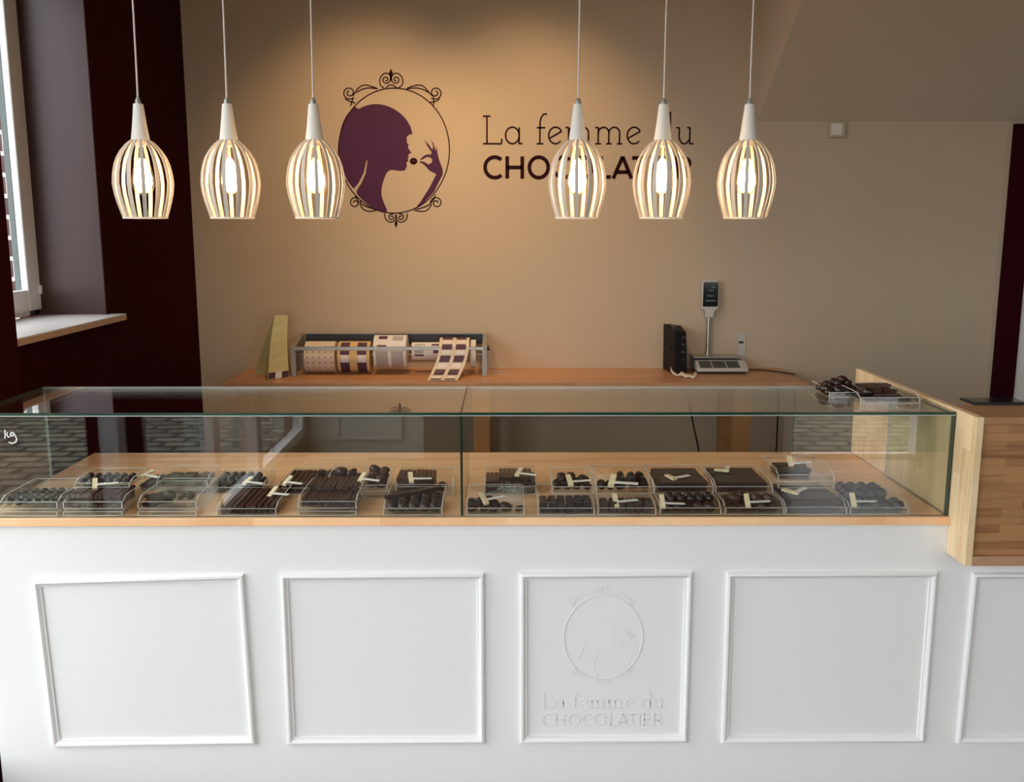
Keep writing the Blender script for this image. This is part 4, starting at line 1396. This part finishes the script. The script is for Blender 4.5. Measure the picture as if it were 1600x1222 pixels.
def make_lamp():
    t = thing('pendant_lamp', 'lamp', 'pendant lamp', (0, 0, ZB))
    obj('cone', MB().lathe([(0.0245, 0.209), (0.0240, 0.216), (0.0212, 0.235), (0.0182, 0.258), (0.0155, 0.282), (0.0132, 0.303), (0.0120, 0.306)], 28), M['lampwhite'], t, smooth=50, label='white tapering cone')
    obj('ferrule', MB().lathe([(0.0080, 0.306), (0.0075, 0.314), (0.0040, 0.322)], 14), M['zinc'], t, smooth=40, label='grey cord grip')
    m1 = MB()
    vs = []
    for i, (r, z) in enumerate(RIBP):
        a, b_ = RIBP[max(i - 1, 0)], RIBP[min(i + 1, len(RIBP) - 1)]
        dr, dz = b_[0] - a[0], b_[1] - a[1]
        l = math.hypot(dr, dz)
        nr, nz = -dz / l, dr / l
        wv = 0.0024 + 0.0026 * (i / (len(RIBP) - 1)) + 0.0012 * math.sin(PI * i / (len(RIBP) - 1))
        for (s_, k) in ((-1, 0), (1, 0), (1, -1), (-1, -1)):
            vs.append((r + nr * 0.0038 * k, s_ * wv, z + nz * 0.0038 * k))
    fs = []
    for i in range(len(RIBP) - 1):
        for k in range(4):
            k2 = (k + 1) % 4
            fs.append((4 * i + k, 4 * i + k2, 4 * i + 4 + k2, 4 * i + 4 + k))
    e = 4 * (len(RIBP) - 1)
    fs += [(3, 2, 1, 0), (e, e + 1, e + 2, e + 3)]
    m1.add(vs, fs)
    me = m1.mesh('rib', M['ribwood'], 35)
    for k in range(13):
        link_mesh('rib', me, t, (0, 0, 0), (0, 0, 2 * PI * (k + 0.5) / 13))
    ring = MB()
    n_ = 48
    vs, fs = [], []
    for k in range(n_):
        a = 2 * PI * k / n_
        for r, z in ((0.0535, 0), (0.0590, 0), (0.0597, 0.0042), (0.0542, 0.0042)):
            vs.append((r * math.cos(a), r * math.sin(a), z))
    for k in range(n_):
        k2 = (k + 1) % n_
        for j in range(4):
            j2 = (j + 1) % 4
            fs.append((4 * k + j, 4 * k + j2, 4 * k2 + j2, 4 * k2 + j))
    ring.add(vs, fs)
    obj('bottom_ring', ring, M['lampwhite'], t, smooth=40)
    b_ = obj('bulb', MB().lathe([(0.0120, 0.198), (0.0135, 0.184), (0.0180, 0.156), (0.0250, 0.128), (0.0298, 0.106), (0.0290, 0.088), (0.0225, 0.072), (0.0110, 0.064), (0.0008, 0.062)], 24, cap=False), M['bulbglass'], t, smooth=80, label='glowing clear bulb')
    obj('filament', MB().lathe([(0.0008, 0.166), (0.0090, 0.156), (0.0165, 0.136), (0.0235, 0.114), (0.0245, 0.096), (0.0180, 0.079), (0.0008, 0.071)], 18, cap=False), M['bulb'], b_, smooth=80, label='bright glowing filament')
    obj('socket', MB().lathe([(0.0145, 0.194), (0.0145, 0.209)], 20), M['lampwhite'], t, smooth=40)
    pts = []
    L_ = H - 0.03 - ZB - 0.320
    for k in range(13):
        f_ = k / 12
        pts.append((0.0035 * math.sin(PI * f_) , 0.002 * math.sin(2 * PI * f_), 0.320 + L_ * f_))
    obj('cord', MB().tube(pts, 0.0024, 8), M['cord'], t, smooth=60, label='white cord')
    obj('ceiling_rose', MB().lathe([(0.012, L_ + 0.312), (0.045, L_ + 0.322), (0.045, L_ + 0.3495)], 28), M['lampwhite'], t, smooth=40)
    return t


LAMPS = [(-0.9972, 0.0035, 'over the burgundy corner, leftmost of the six'), (-0.7570, 0.0018, 'second from the left of the six'), (-0.5234, -0.0015, 'beside the woman emblem, third from the left'),
         (0.1952, 0.0010, 'before the middle of the lettering, fourth from the left'), (0.4279, -0.0015, 'before the right end of the lettering, fifth from left'), (0.6617, -0.0035, 'right of the lettering, rightmost of the six')]
lamp0 = make_lamp()
for i, (x, dz, lb) in enumerate(LAMPS):
    o = lamp0 if i == 0 else copy_tree(lamp0)
    o.location = (x, 0.35, ZB)
    o.rotation_euler = (0, 0, 0.17 * i)
    o['label'] = 'white ribbed pendant lamp ' + lb
    o['group'] = 'white ribbed pendant lamps above the case'

# ceiling spots that wash the wall around the logo
for x, aim, pw in ((-0.62, -0.66, 54), (0.12, 0.10, 54)):
    lb = {-0.62: 'small ceiling spot above the woman emblem', 0.12: 'small ceiling spot above the lettering'}[x]
    t = thing('ceiling_spot', lb, 'ceiling spot', (x, 1.6, H - 0.001))
    obj('housing', MB().lathe([(0.040, 0.0), (0.040, -0.035), (0.034, -0.038)], 24), M['lampwhite'], t, smooth=40)
    obj('lens', MB().lathe([(0.030, -0.0385), (0.029, -0.041)], 20), M['lens'], t)
    ld = bpy.data.lights.new('warm_spot', 'SPOT')
    ld.energy = pw
    ld.color = (1.0, 0.62, 0.30)
    ld.spot_size = math.radians(86)
    ld.spot_blend = 1.0
    ld.shadow_soft_size = 0.06
    lo = bpy.data.objects.new('warm_spot', ld)
    COL.objects.link(lo)
    lo.location = (x, 1.6, H - 0.05)
    dirv = Vector((aim, YW, 1.68)) - Vector(lo.location)
    lo.rotation_euler = dirv.to_track_quat('-Z', 'Y').to_euler()
